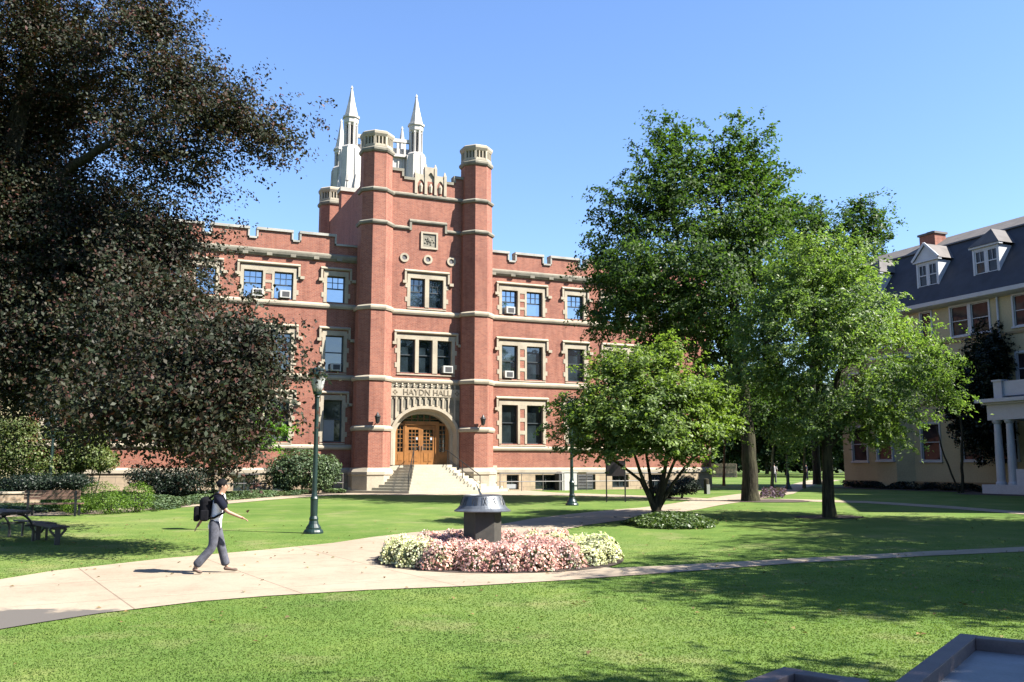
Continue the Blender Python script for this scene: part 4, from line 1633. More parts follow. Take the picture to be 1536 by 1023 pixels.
def tree(name, label, cat, base, blobs, trunk, ncl, per, leaf, spread, mat, bark, seed=1, group=None, up=.7, droop=.0, shell=.45, stems=None, aspect=.6, minr=.014, pipe=2.35, rr=.016, out_w=.5, step=.8, holes=0, hole_z=0, hole_t=.75, keep=None):
    """blobs are in world space; trunk = list of (dx,dy,z,radius) from the base; stems = further trunks"""
    rng = np.random.default_rng(seed)
    root = thing(name, label, cat, base, 0, group)
    bx = np.array(base)
    bl = [(b[0] - bx[0], b[1] - bx[1], b[2] - bx[2], b[3], b[4], b[5]) for b in blobs]
    cen = np.average(np.array([b[:3] for b in bl]), axis=0, weights=[b[3] * b[4] * b[5] for b in bl])
    cl, cd = sample_blobs(rng, bl, ncl, shell)
    if holes:
        w3 = cl + rng.normal(size=3) * 5
        f = (np.sin(w3[:, 0] * 1.9 / holes + 2 * np.sin(w3[:, 2] * .8 / holes)) + np.sin(w3[:, 1] * 1.7 / holes + 1.3) * .6 + np.sin(w3[:, 2] * 2.1 / holes + 1.5 * np.sin(w3[:, 0] / holes)))
        zr = np.clip((cl[:, 2] - hole_z) / 2, 0, 1)
        kp = f * zr < hole_t
        cl, cd = cl[kp], cd[kp]
        if keep:
            kb = [(b[0] - bx[0], b[1] - bx[1], b[2] - bx[2], b[3], b[4], b[5]) for b in keep]
            c2_, d2_ = sample_blobs(rng, kb, 15 * len(kb), shell)
            cl, cd = np.concatenate([cl, c2_]), np.concatenate([cd, d2_])
        ncl = len(cl)
    cl[:, 2] = np.maximum(cl[:, 2], .25)
    nodes, par, fixed = [], [], []
    for st in [trunk] + (stems or []):
        last = -1
        for i in range(len(st) - 1):
            a, b = np.array(st[i], float), np.array(st[i + 1], float)
            k = max(1, int(np.linalg.norm(b[:3] - a[:3]) / .5))
            for j in range(k + (1 if i == len(st) - 2 else 0)):
                p = a + (b - a) * j / k
                nodes.append(p[:3] + (rng.normal(size=3) * .03 if j else 0))
                par.append(last)
                fixed.append(p[3])
                last = len(nodes) - 1
    nt_ = len(nodes)
    low = min(n_[2] for n_ in nodes[:nt_]) + .22 * max(n_[2] for n_ in nodes[:nt_])
    plen = [0.0] * nt_
    ok = [n_[2] > low for n_ in nodes]
    order = np.argsort(np.linalg.norm(cl - cen, axis=1) + rng.uniform(0, 1.5, ncl))
    NA = np.zeros((nt_ + ncl * 14 + 10, 3))
    NA[:nt_] = nodes
    PL = np.zeros(len(NA))
    OK = np.zeros(len(NA), bool)
    OK[:nt_] = ok
    cnt = nt_
    for ci in order:
        c = cl[ci]
        dv = NA[:cnt] - c
        d = np.sqrt((dv ** 2).sum(1))
        cost = d + .28 * PL[:cnt] + np.where(dv[:, 2] > 0, dv[:, 2] * .9, 0) + np.where(OK[:cnt], 0, 1e3)
        i = int(cost.argmin())
        L = d[i]
        k = min(12, max(1, int(L / step)))
        a = NA[i].copy()
        side = rng.normal(size=3) * L * .06
        last = i
        for j in range(1, k + 1):
            f = j / k
            p = a + (c - a) * f + side * math.sin(math.pi * f) + np.array([0, 0, .10 * L * math.sin(math.pi * f)])
            if cnt >= len(NA):
                break
            NA[cnt] = p
            par.append(last)
            fixed.append(None)
            PL[cnt] = PL[last] + L / k
            OK[cnt] = True
            last = cnt
            cnt += 1
    rad = np.zeros(cnt)
    acc = np.zeros(cnt)
    haskid = np.zeros(cnt, bool)
    for i in range(cnt - 1, -1, -1):
        r = max(rr, acc[i] ** (1 / pipe)) if haskid[i] else rr * .6
        if fixed[i] is not None:
            r = fixed[i]
        rad[i] = r
        if par[i] >= 0:
            haskid[par[i]] = True
            if fixed[i] is None:
                acc[par[i]] += r ** pipe
            else:
                acc[par[i]] += 0
    cap_r = max(f for f in fixed if f) * .55
    tb = MB()
    start = 0
    chains = []
    for i in range(nt_):
        if par[i] == -1:
            chains.append([i])
        else:
            chains[-1].append(i)
    for c in chains:
        ps = [NA[i] for i in c]
        rs = [rad[i] for i in c]
        if c[0] == 0 or stems:
            ps = [ps[0] - np.array([0, 0, .25])] + ps
            rs = [rs[0] * 1.35] + rs
            rs[1] *= 1.15
        tb.tube(ps, rs, 10)
    tb.build('trunk', bark, root, smooth=True)
    bb = MB()
    for i in range(nt_, cnt):
        if rad[i] < minr:
            continue
        p = par[i]
        r0 = min(rad[i] * 1.15, cap_r, rad[p])
        r1 = min(rad[i], cap_r)
        bb.tube([NA[p], NA[i]], [r0, r1], 5, cap=False)
    if bb.v:
        bb.build('branches', bark, root, smooth=True)
    # leaves in flattened sprays round each cluster
    out_ = cl - cen
    out_[:, 2] *= .4
    out_ += rng.normal(size=out_.shape) * .8
    out_ /= np.linalg.norm(out_, axis=1, keepdims=True)
    sd = np.cross(out_, np.array([0, 0, 1.0]))
    sd /= np.maximum(np.linalg.norm(sd, axis=1, keepdims=True), 1e-6)
    ns = max(3, int(per / 22))
    sub = cl[:, None, :] + rng.normal(size=(ncl, ns, 3)) * np.array([.5, .5, .34]) * spread
    sub = sub.reshape(-1, 3)
    out_ = np.repeat(out_, ns, 0) + rng.normal(size=(ncl * ns, 3)) * .35
    sd = np.repeat(sd, ns, 0)
    cnts = np.maximum(2, (per / ns * rng.uniform(.3, 1.7, ncl * ns))).astype(int)
    idx = np.repeat(np.arange(ncl * ns), cnts)
    n = len(idx)
    cl = sub
    spread = spread * .42
    A, B_, Cc = rng.normal(size=n) * .5, rng.normal(size=n) * .38, rng.normal(size=n) * .2
    pos = cl[idx] + out_[idx] * (A * spread)[:, None] + sd[idx] * (B_ * spread)[:, None]
    pos[:, 2] += Cc * spread - droop * spread * np.maximum(A, 0) ** 2 * 1.5
    pos[:, 2] = np.maximum(pos[:, 2], .12)
    nr = rv(rng, n) * .75 + np.array([0, 0, up]) + out_[idx] * out_w
    leaf_mesh('crown', pos, nr, leaf, mat, root, rng, aspect)
    return root


def PB(px, py, Y, rx, ry, rY):
    """a crown blob from its place and size in the photo"""
    p = P(px, py, Y)
    k = Y / 1388.0
    return (p.x, p.y, p.z, rx * k, rY, ry * k)


L_beech = leaf_mat('copper_beech_leaf', [(.020, .030, .018), (.036, .050, .028), (.056, .046, .034), (.046, .070, .036), (.072, .066, .044), (.12, .050, .046)], .5, .2, (1.2, .9, .4), .12, .3)
L_oak = leaf_mat('oak_leaf', [(.055, .105, .036), (.080, .145, .048), (.115, .185, .062), (.17, .24, .095)], .5, .4, (1.4, 1.7, .5), .16)
L_ash = leaf_mat('ash_leaf', [(.12, .21, .06), (.18, .295, .095), (.26, .38, .145), (.40, .50, .27)], .46, .42, (1.4, 1.6, .5), .22)
L_mag = leaf_mat('magnolia_leaf', [(.13, .21, .055), (.20, .30, .085), (.28, .39, .12), (.40, .50, .21)], .48, .4, (1.4, 1.6, .5), .2)
L_maple = leaf_mat('bright_green_leaf', [(.12, .26, .03), (.18, .36, .04), (.24, .42, .06)], .5, .5, (1.0, 1.3, .3), .3)
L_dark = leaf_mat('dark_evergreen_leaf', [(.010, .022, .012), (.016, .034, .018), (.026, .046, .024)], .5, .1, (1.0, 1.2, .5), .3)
L_yel = leaf_mat('yellow_green_shrub_leaf', [(.10, .16, .040), (.16, .24, .06), (.22, .29, .08), (.30, .32, .13)], .5, .35, (1.1, 1.1, .4), .3)
L_hedge = leaf_mat('boxwood_leaf', [(.13, .26, .03), (.19, .35, .04), (.26, .41, .06)], .5, .35, (1.0, 1.2, .3), .3)
L_grey = leaf_mat('grey_green_shrub_leaf', [(.09, .155, .07), (.14, .22, .10), (.22, .30, .15)], .5, .25, (1.0, 1.1, .5), .3)
L_ivy = leaf_mat('ivy_leaf', [(.07, .13, .04), (.11, .19, .05), (.19, .27, .09), (.32, .40, .22)], .45, .25, (1.0, 1.2, .4), .4)
L_wood = leaf_mat('distant_leaf', [(.03, .065, .022), (.045, .09, .03), (.065, .12, .04)], .6, .2, (1.0, 1.2, .4), .2)

# copper beech: trunk just outside the left edge, crown over the left of the picture
bb_ = GX(-70, 31)
beech = [PB(40, 30, 30, 190, 130, 5.0), PB(200, 110, 29, 90, 90, 3.2), PB(285, 125, 28.5, 42, 34, 1.5), PB(335, 180, 28, 50, 30, 1.4), PB(420, 222, 27.6, 20, 20, .7),
         PB(255, 235, 28, 95, 70, 2.4), PB(50, 180, 33, 150, 100, 3.0), PB(90, 305, 33, 120, 70, 4), PB(0, 420, 32, 120, 90, 4), PB(150, 450, 31, 120, 70, 4), PB(-60, 250, 30, 140, 180, 5), PB(110, 370, 31, 170, 110, 4), PB(232, 370, 28.5, 66, 80, 2.6),
         PB(50, 520, 29, 160, 88, 4), PB(220, 500, 26, 125, 100, 3), PB(335, 540, 23, 70, 78, 1.8), PB(380, 545, 22, 24, 38, .9), PB(372, 590, 21.8, 36, 55, 1.1), PB(215, 615, 23, 62, 38, 1.5), PB(330, 615, 22.4, 62, 40, 1.4), PB(110, 600, 23, 60, 26, 1.4), PB(240, 520, 22, 40, 50, 1.2), PB(50, 590, 28.5, 130, 26, 2.5),
         PB(285, 450, 27, 46, 50, 1.5), PB(170, 560, 34, 150, 80, 3), PB(150, 655, 25.5, 14, 25, .5), PB(300, 655, 22.4, 70, 24, 1.2), PB(230, 640, 23, 40, 18, 1.0), PB(120, 480, 33, 150, 80, 3), PB(140, 600, 26.5, 60, 30, 1.4), PB(240, 30, 29, 40, 30, 1.5)]
b_l = Vector((bb_.x, bb_.y, 0))
tree('copper_beech', 'huge dark copper beech filling the left side, long branches reaching toward the hall', 'tree', bb_, beech,
     [(0, 0, 0, .62), (.1, 0, 3, .5), (.5, -.3, 8, .42), (1.4, -.4, 13, .33), (2.2, -.5, 19, .18)], 2050, 215, .118, 1.15, L_beech, M_bark_d, 11, holes=1.3, hole_z=8.5, hole_t=.95, keep=[PB(372, 570, 21.8, 24, 40, .9), PB(330, 600, 22, 50, 36, 1.2), PB(255, 600, 22, 50, 40, 1.2), PB(350, 535, 22, 38, 40, 1.2), PB(300, 640, 21.5, 50, 24, 1.0), PB(180, 600, 22, 50, 30, 1.2), PB(345, 178, 28, 42, 24, 1.2), PB(390, 192, 27.8, 34, 14, .7), PB(412, 212, 27.6, 20, 16, .5), PB(300, 130, 28.5, 34, 22, 1.0), PB(225, 30, 29, 30, 26, 1.2)], up=.45, droop=.35, minr=.02, rr=.014, shell=.5,
     stems=[[(1.0, -.2, 8.5, .26), (2.6, -.6, 11.2, .2), (5.0, -1.6, 12.3, .13), (7.6, -2.6, 13.2, .07)], [(.8, -.3, 7, .24), (3.6, -2.0, 8.4, .16), (6.8, -3.4, 8.0, .08)]])

# small bright maple and a reddish shrub under the beech
mp_ = GX(322, 47)
tree('small_maple', 'small bright green tree against the hall wall under the beech', 'tree', mp_, [PB(385, 645, 46.5, 30, 32, 1.1), PB(270, 640, 47, 34, 34, 1.2), PB(320, 650, 47, 70, 36, 1.4), PB(250, 610, 47, 34, 30, 1.3), PB(310, 600, 47, 70, 40, 1.6)],
     [(0, 0, 0, .1), (-.1, 0, 1.6, .08), (0, .1, 3.4, .05)], 420, 80, .16, .9, L_maple, M_bark_d, 21, up=.7)
tree('red_leaved_shrub', 'dark red and green shrub in front of the hall left of the walking person', 'shrub', GX(335, 49.0), [PB(345, 700, 49, 16, 26, .6), PB(328, 690, 49, 14, 20, .5), PB(318, 712, 49, 16, 16, .6)],
     [(0, 0, 0, .05), (0, 0, .8, .03)], 70, 50, .10, .5, leaf_mat('red_shrub_leaf', [(.03, .02, .012), (.09, .025, .018), (.05, .06, .02), (.12, .04, .02)], .5, .3, (1, .9, .5)), M_bark_d, 22)

# magnolia with several stems
mg = G(984, 784)
tree('magnolia_tree', 'low spreading multi-stemmed tree with rounded green crown beside the branching path', 'tree', mg,
     [PB(955, 585, 31, 95, 52, 2.2), PB(905, 610, 30.5, 58, 44, 1.6), PB(1035, 600, 31.5, 62, 52, 1.8), PB(1065, 640, 31, 42, 34, 1.3), PB(860, 628, 31, 32, 34, 1.0), PB(838, 606, 31, 14, 12, .4), PB(845, 650, 31, 16, 12, .4),
      PB(960, 640, 30.5, 90, 38, 2.0), PB(930, 548, 31, 45, 26, 1.2), PB(990, 545, 31.5, 42, 28, 1.2), PB(900, 662, 30.6, 45, 16, 1.0), PB(1030, 668, 31, 40, 16, .9), PB(1085, 600, 31.5, 22, 22, .7), PB(1000, 520, 31.5, 14, 12, .5), PB(880, 670, 30.6, 45, 16, 1.0), PB(950, 672, 30.2, 50, 14, 1.2), PB(1050, 680, 31, 36, 12, .9), PB(1010, 650, 30, 50, 22, 1.2), PB(1090, 630, 31.5, 24, 26, .8)],
     [(0, 0, 0, .2), (.05, 0, .75, .12), (.4, .2, 1.9, .06), (.7, .3, 3.6, .03)], 960, 64, .12, .56, L_mag, M_bark_d, 31, holes=.62, hole_t=1.5, up=1.0, droop=.25, rr=.013, minr=.014,
     stems=[[(-.03, -.05, .4, .1), (-.35, -.2, 1.2, .07), (-.9, -.5, 2.6, .035)], [(.05, .0, .4, .09), (.3, -.3, 1.3, .06), (.9, -.6, 2.7, .035)], [(0, .05, .4, .08), (-.12, .4, 1.6, .055), (-.3, .9, 3.4, .03)],
            [(-.05, 0, .5, .08), (-.45, .3, 1.4, .055), (-1.5, .5, 2.2, .03)], [(.08, 0, .45, .08), (.6, 0, 1.3, .055), (1.5, .2, 2.3, .03)]])

# big oak behind
ok_ = G(1126, 752)
tree('oak_tree', 'tallest dark green tree, rising behind the low rounded magnolia right of the hall', 'tree', ok_,
     [PB(1020, 240, 45, 44, 54, 2.6), PB(1000, 210, 45, 28, 30, 1.6), PB(1130, 225, 45, 42, 40, 2.4), PB(1150, 265, 45, 32, 36, 1.8), PB(985, 300, 45, 70, 60, 3.5), PB(1080, 345, 44, 85, 62, 3.6), PB(1075, 275, 45, 50, 38, 2.4), PB(1100, 250, 45.5, 40, 30, 2), PB(925, 330, 44, 42, 42, 2.2),
      PB(905, 385, 44, 32, 45, 1.8), PB(960, 400, 43, 75, 60, 3.5), PB(1150, 320, 45, 48, 60, 3), PB(1040, 440, 43, 110, 65, 4.5), PB(935, 465, 43, 55, 45, 2.5), PB(1140, 420, 45, 60, 80, 3.5),
      PB(905, 485, 43, 30, 14, 1.2), PB(1000, 505, 43.5, 55, 40, 2.4), PB(1085, 520, 44, 60, 50, 3), PB(1100, 590, 45, 60, 40, 2.5), PB(1035, 185, 45, 18, 14, .9), PB(1112, 188, 45, 18, 14, .9)],
     [(0, 0, 0, .40), (0, 0, 2.5, .33), (-.3, 0, 7, .28), (-.6, .2, 12, .16), (-.9, .3, 14.5, .06)], 980, 105, .18, 1.1, L_oak, M_bark_d, 41, holes=1.3, hole_t=1.2, up=.6, droop=.1, rr=.02, minr=.028, shell=.5,
     stems=[[(-.2, 0, 4.5, .2), (-2.2, -.5, 7.5, .15), (-4.4, -.8, 11, .08)], [(-.3, 0, 7, .18), (.6, .3, 10.5, .12), (.9, .3, 14.5, .05)], [(-.4, 0, 6.2, .16), (-2.6, .8, 10, .11), (-3.2, 1, 15, .05)]])

# young ash in front of the yellow house
as_ = G(1245, 777)
tree('ash_tree', 'bright feathery green tree on the lawn in front of the cream house', 'tree', as_,
     [PB(1215, 400, 33.5, 55, 42, 2.0), PB(1270, 400, 33.5, 50, 45, 2.0), PB(1180, 450, 33.5, 62, 52, 2.4), PB(1280, 475, 33, 70, 50, 2.6), PB(1230, 500, 32.5, 90, 60, 3.0), PB(1345, 510, 33.5, 62, 45, 2.2), PB(1140, 520, 33.5, 45, 45, 2),
      PB(1385, 555, 33.5, 48, 35, 1.8), PB(1160, 570, 33.5, 65, 50, 2.4), PB(1280, 580, 32.5, 90, 48, 2.8), PB(1410, 595, 33.5, 30, 22, 1.2), PB(1370, 610, 33.5, 55, 30, 1.8), PB(1210, 630, 33, 75, 32, 2.2), PB(1330, 640, 33, 45, 26, 1.5),
      PB(1215, 370, 33.5, 22, 16, .9), PB(1345, 660, 33, 25, 12, .9), PB(1200, 665, 33, 25, 12, 1.0)],
     [(0, 0, 0, .23), (0, 0, 1.6, .19), (-.05, 0, 3.4, .16), (-.2, .1, 6, .09), (-.3, .1, 8.6, .04)], 1000, 96, .14, .66, L_ash, M_bark_d, 51, holes=.8, up=.7, droop=.35, rr=.014, minr=.016, aspect=.36,
     stems=[[(0, 0, 2.4, .12), (1.1, -.2, 4.0, .09), (2.7, -.3, 5.0, .05)], [(0, 0, 3.2, .11), (.5, -.2, 5.2, .08), (1.7, -.3, 6.6, .04)], [(0, 0, 2.8, .11), (-1.1, .1, 4.6, .08), (-2.0, .2, 6.2, .04)]])

# dark evergreen beside the porch
tree('dark_evergreen', 'dark shrubby evergreen standing between the cream house wall and its porch', 'tree', HW(3.6, -3.0, .45) + Vector((-1.2, 0, 0)),
     [PB(1478, 560, 57, 30, 55, 1.4), PB(1465, 620, 57, 32, 50, 1.4), PB(1490, 520, 57, 20, 30, .9), PB(1440, 600, 57.5, 22, 40, 1.1), PB(1480, 660, 57, 24, 36, 1.1), PB(1430, 560, 58, 16, 24, .8), PB(1508, 540, 58, 12, 26, .7)],
     [(0, 0, 0, .09), (.1, 0, 2, .08), (.2, 0, 6, .05)], 520, 100, .16, .7, L_dark, M_bark_d, 61, rr=.012, minr=.016, stems=[[(-.2, 0, 0, .06), (-.9, .1, 2.2, .05), (-1.2, .2, 4, .03)]])
# trees behind, by the yellow house
tree('background_maple', 'green treetop showing behind the feathery ash, nearest the tall oak', 'tree', GX(1225, 78), [PB(1215, 345, 78, 38, 40, 3.5), PB(1235, 390, 78, 50, 50, 4), PB(1190, 330, 78, 22, 26, 2), PB(1240, 460, 78, 70, 60, 4), PB(1215, 315, 78, 16, 16, 1.5)],
     [(0, 0, 0, .35), (0, 0, 8, .26), (0, 0, 17, .1)], 260, 70, .32, 1.8, L_oak, M_bark_d, 71, rr=.03, minr=.05)
tree('background_maple', 'open rounded treetop against the sky just left of the house roof', 'tree', GX(1300, 84), [PB(1300, 325, 84, 30, 24, 2.4), PB(1315, 350, 84, 20, 18, 2), PB(1285, 350, 84, 24, 20, 2), PB(1303, 375, 84, 22, 18, 2), PB(1290, 420, 84, 30, 40, 2.6), PB(1265, 340, 84, 16, 10, 1.4), PB(1325, 310, 84, 10, 10, 1)],
     [(0, 0, 0, .3), (0, 0, 10, .22), (0, 0, 20, .08)], 170, 55, .3, 1.5, L_oak, M_bark_d, 72, rr=.03, minr=.05)
# small understory trees along the far path
for k, (px, Y, top, w, lab) in enumerate(((1157, 62, 560, 50, 'slim young tree with pale trunk beside the path, left of the walkers'),
                                          (1205, 66, 570, 42, 'young tree over the far path between the oak and ash trunks'),
                                          (1085, 74, 570, 55, 'leafy tree above the far wooden fence'))):
    b_ = GX(px, Y)
    tree('young_tree', lab, 'tree', b_, [PB(px, (top + 655) / 2, Y, w, 32, 2.6), PB(px + 22, 625, Y, w * .7, 26, 2.2), PB(px - 20, 635, Y, w * .6, 24, 2)],
         [(0, 0, 0, .12), (.1, 0, 2.2, .09), (.3, 0, 5, .05)], 130, 70, .24, 1.1, L_oak if k != 1 else L_ash, M_bark, 80 + k, rr=.018, minr=.03)
# woodland backdrop beyond the path: each tree its own
bgspec = [(1010, 120, 620, 60), (1060, 135, 585, 70), (1120, 128, 560, 75), (1180, 140, 540, 80), (1240, 125, 560, 75), (1300, 118, 590, 70), (1275, 150, 520, 90), (960, 150, 600, 70), (-30, 110, 560, 90), (60, 120, 590, 80), (-120, 100, 520, 90),
          (1360, 160, 560, 80), (1150, 165, 520, 90)]
bglab = ['behind the low magnolia', 'over the far fence', 'behind the oak trunk', 'beyond the far walkers', 'behind the ash trunk', 'at the near end of the cream house', 'furthest back past the ash', 'behind the end of the hall',
         'behind the cream house at far left', 'right of the cream house at far left', 'outermost at far left', 'hidden behind the cream house', 'deep in the gap between the trunks']
for k, (px, Y, top, w) in enumerate(bgspec):
    b_ = GX(px, Y)
    tree('woodland_tree', 'dark distant woodland tree ' + bglab[k], 'tree', b_, [PB(px, (top + 690) / 2, Y, w, (690 - top) / 2, 4.5), PB(px - w * .5, 655, Y, w * .6, 32, 3.5), PB(px + w * .5, 650, Y, w * .6, 34, 3.5)],
         [(0, 0, 0, .3), (0, 0, 3, .26), (.2, 0, 8, .1)], 300, 66, .5, 2.2, L_wood, M_bark_d, 90 + k, group='woodland beyond the far path', rr=.05, minr=.08)

# trees that stand out of the picture to the right and throw the dappled shade
for k, (x, y, zc, r, hz, n) in enumerate(((15.5, 14.6, 8.4, 4.6, 4.6, 760), (21.8, 19.8, 10, 5.0, 4.5, 900), (22.0, 26.8, 9.4, 4.2, 4.4, 700), (10.6, 4.2, 7.6, 3.6, 3.2, 420), (33, 28, 10, 4.6, 5, 500), (26, 24.0, 10, 5.0, 5, 860))):
    tree('shade_tree', ['broad shade tree right of the camera, nearest the trays', 'shade tree right of the camera by the thin path', 'shade tree just past the right edge by the lawn', 'shade tree close by on the right, over the trays', 'shade tree in front of the neighbouring house', 'shade tree between the thin path and the neighbouring house'][k],
         'tree', (x, y, gz(x, y)), [(x, y, zc, r, r, hz), (x - r * .4, y + 1, zc - hz * .4, r * .7, r * .7, hz * .5), (x + 1.5, y - 2, zc + hz * .3, r * .7, r * .7, hz * .6)],
         [(0, 0, 0, .3), (0, 0, 4, .24), (0, 0, zc + 2, .08)], n, 55, .17, 1.1, L_oak, M_bark_d, 120 + k, group='shade trees right of the camera', rr=.02, minr=.03)


# ------------------------------------------------------------------ shrubs and beds
def bush(name, label, cat, base, blobs, n, leaf, mat, seed, group=None, stems=5, shell=.22, up=.5):
    rng = np.random.default_rng(seed)
    root = thing(name, label, cat, base, 0, group)
    b0 = np.array(base)
    bl = [(b[0] - b0[0], b[1] - b0[1], b[2] - b0[2], b[3], b[4], b[5]) for b in blobs]
    pos, d = sample_blobs(rng, bl, n, shell)
    pos += rng.normal(size=pos.shape) * leaf * .5
    keep = pos[:, 2] > .02
    pos, d = pos[keep], d[keep]
    nr = rv(rng, len(pos)) * .8 + d * .7 + np.array([0, 0, up])
    mb = MB()
    cx = np.mean([b[0] for b in bl])
    for k in range(stems):
        b = bl[k % len(bl)]
        e = (b[0] + rng.uniform(-.4, .4) * b[3], b[1] + rng.uniform(-.4, .4) * b[4], b[2] + b[5] * .3)
        s_ = (b[0] * .6 + rng.uniform(-.1, .1), b[1] * .6 + rng.uniform(-.1, .1), -.1)
        mb.tube([s_, ((s_[0] + e[0]) / 2 + .05, (s_[1] + e[1]) / 2, e[2] * .5), e], [.035, .026, .012], 6)
    mb.build('stems', M_bark_d, root)
    leaf_mesh('foliage', pos, nr, leaf, mat, root, rng, .6)
    return root


def WB(x, y, z, rx, ry, rz):
    return (x, y, z, rx, ry, rz)


p = GX(455, 53.2)
bush('round_shrub', 'large rounded grey green shrub against the hall left of the steps', 'shrub', p, [PB(455, 705, 53.2, 50, 27, 1.2), PB(420, 708, 53.4, 22, 24, .9), PB(488, 706, 53.4, 24, 24, .9), PB(450, 690, 53.4, 32, 17, .9), PB(430, 725, 53, 20, 12, .7), PB(475, 722, 53, 25, 12, .7)],
     11000, .14, L_grey, 201, stems=8)
for k, (px, py, Y, rx, ry, lab) in enumerate(((207, 745, 35.6, 24, 21, 'bright round clipped boxwood, rightmost and tallest of the hedge balls'),
                                              (168, 757, 34.8, 30, 18, 'bright clipped boxwood left of the tallest round one'),
                                              (120, 760, 34.6, 24, 15, 'low clipped boxwood right behind the wooden bench'),
                                              (92, 752, 36.5, 24, 14, 'low yellowish boxwood by the foot of the left lamp post'),
                                              (150, 738, 37.5, 30, 16, 'loose boxwood mound behind the clipped row'))):
    p = GX(px, Y)
    top = P(px, py - ry, Y).z
    hh = (top - p.z) / 2
    bush('boxwood_hedge', lab, 'hedge', p, [WB(p.x, p.y, p.z + hh, rx * Y / 1388, .75, hh)], 2600, .055, L_hedge, 210 + k, 'boxwoods on the bank at left', stems=4, shell=.12)
for k, (px, Y, blobs, mat, lab, lf) in enumerate((
        (35, 43.5, [(30, 675, 60, 42), (70, 700, 35, 30), (-20, 690, 50, 50), (20, 640, 45, 20)], L_yel, 'big yellowish green shrub at the left edge behind the stone wall', .12),
        (128, 44, [(128, 668, 34, 28), (150, 690, 26, 18), (108, 650, 24, 22), (110, 695, 22, 16)], L_yel, 'loose green small tree just right of the left lamp post', .12),
        (60, 41, [(50, 725, 60, 14), (110, 722, 30, 13)], L_dark, 'dark low shrub mass behind the stone wall', .1),
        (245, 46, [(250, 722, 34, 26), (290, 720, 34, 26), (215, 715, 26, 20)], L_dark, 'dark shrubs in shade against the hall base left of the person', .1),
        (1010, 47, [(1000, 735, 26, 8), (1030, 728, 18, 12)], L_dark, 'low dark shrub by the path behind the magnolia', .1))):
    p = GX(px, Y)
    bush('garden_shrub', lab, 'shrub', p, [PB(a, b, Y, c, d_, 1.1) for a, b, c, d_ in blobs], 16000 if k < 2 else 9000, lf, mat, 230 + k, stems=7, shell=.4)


def ground_cover(name, poly, n, h, leaf, mat, seed, label=None, hump=None):
    rng = np.random.default_rng(seed)
    pl = np.array([(q[0], q[1]) for q in poly])
    lo, hi = pl.min(0), pl.max(0)
    pts = rng.uniform(lo, hi, (n * 4, 2))
    pts = pts[in_poly(pts, poly)][:n]
    z = np.array([gz(x, y) for x, y in pts])
    hh = h * (.55 + .45 * np.sin(pts[:, 0] * 2.1 + np.sin(pts[:, 1] * 1.7) * 2))
    if hump:
        r = np.hypot((pts[:, 0] - hump[0]) / hump[2], (pts[:, 1] - hump[1]) / hump[3])
        hh = hump[4] * np.maximum(0, 1 - r ** 2) + .05
    pos = np.stack([pts[:, 0], pts[:, 1], z + .02 + hh * rng.uniform(0, 1, len(pts)) ** .4], 1)
    nr = rv(rng, len(pos)) * .7 + np.array([0, 0, .9])
    o = leaf_mesh(name, pos, nr, leaf, mat, None, rng, .75)
    return tag(o, label, kind='stuff')


gcp = [BW(-24, 6.3), BW(-19, 6.5), G(235, 768), G(330, 752.5), G(400, 747), G(505, 739), BW(-5.5, 2.0), BW(-11, 2.2), BW(-24, 2.4)]
ground_cover('ivy_ground_cover', gcp, 42000, .26, .11, L_grey, 301)
gcp = [G(-40, 772), G(70, 770), G(150, 765.5), G(240, 757.5), BW(-18, 8), BW(-26, 8)]
ground_cover('ivy_ground_cover', gcp, 30000, .12, .10, L_grey, 302)
iv = mg + Vector((.35, -1.0, 0))
ground_cover('ivy_mound', [(iv.x + 1.5 * math.cos(a) * (1 + .12 * math.sin(5 * a)), iv.y + 1.7 * math.sin(a)) for a in np.linspace(0, 6.28, 40)[:-1]], 6500, .3, .10, L_ivy, 303, None, (iv.x, iv.y, 1.6, 1.8, .36))
ground_cover('purple_flower_patch', [G(1140, 748.5), G(1176, 748.5), G(1180, 738), G(1146, 736)], 1500, .3, .14, leaf_mat('mauve_leaf', [(.04, .05, .03), (.16, .09, .16), (.22, .14, .24), (.05, .08, .03)], .6, .2), 304)
ground_cover('dark_ground_cover', [HW(-9, -2.4), HW(3, -2.2), HW(3.5, -1.0), HW(-9, -.6)], 6000, .5, .12, L_dark, 305)

# flower mounds in the round bed
L_fgreen = leaf_mat('begonia_leaf', [(.16, .13, .07), (.18, .24, .07), (.26, .16, .10)], .45, .2, (1, 1, .4), .5)
F_pink = leaf_mat('pink_petal', [(1.1, .50, .46), (1.35, .78, .68), (1.5, .98, .86), (1.6, 1.25, 1.08)], .6, .4, (1, .95, .95), .3, 1.5)
F_white = leaf_mat('cream_petal', [(1.35, 1.4, .72), (1.55, 1.55, .95), (1.7, 1.66, 1.2), (.9, 1.1, .4)], .6, .4, (1, 1, .8), .3, 1.5)


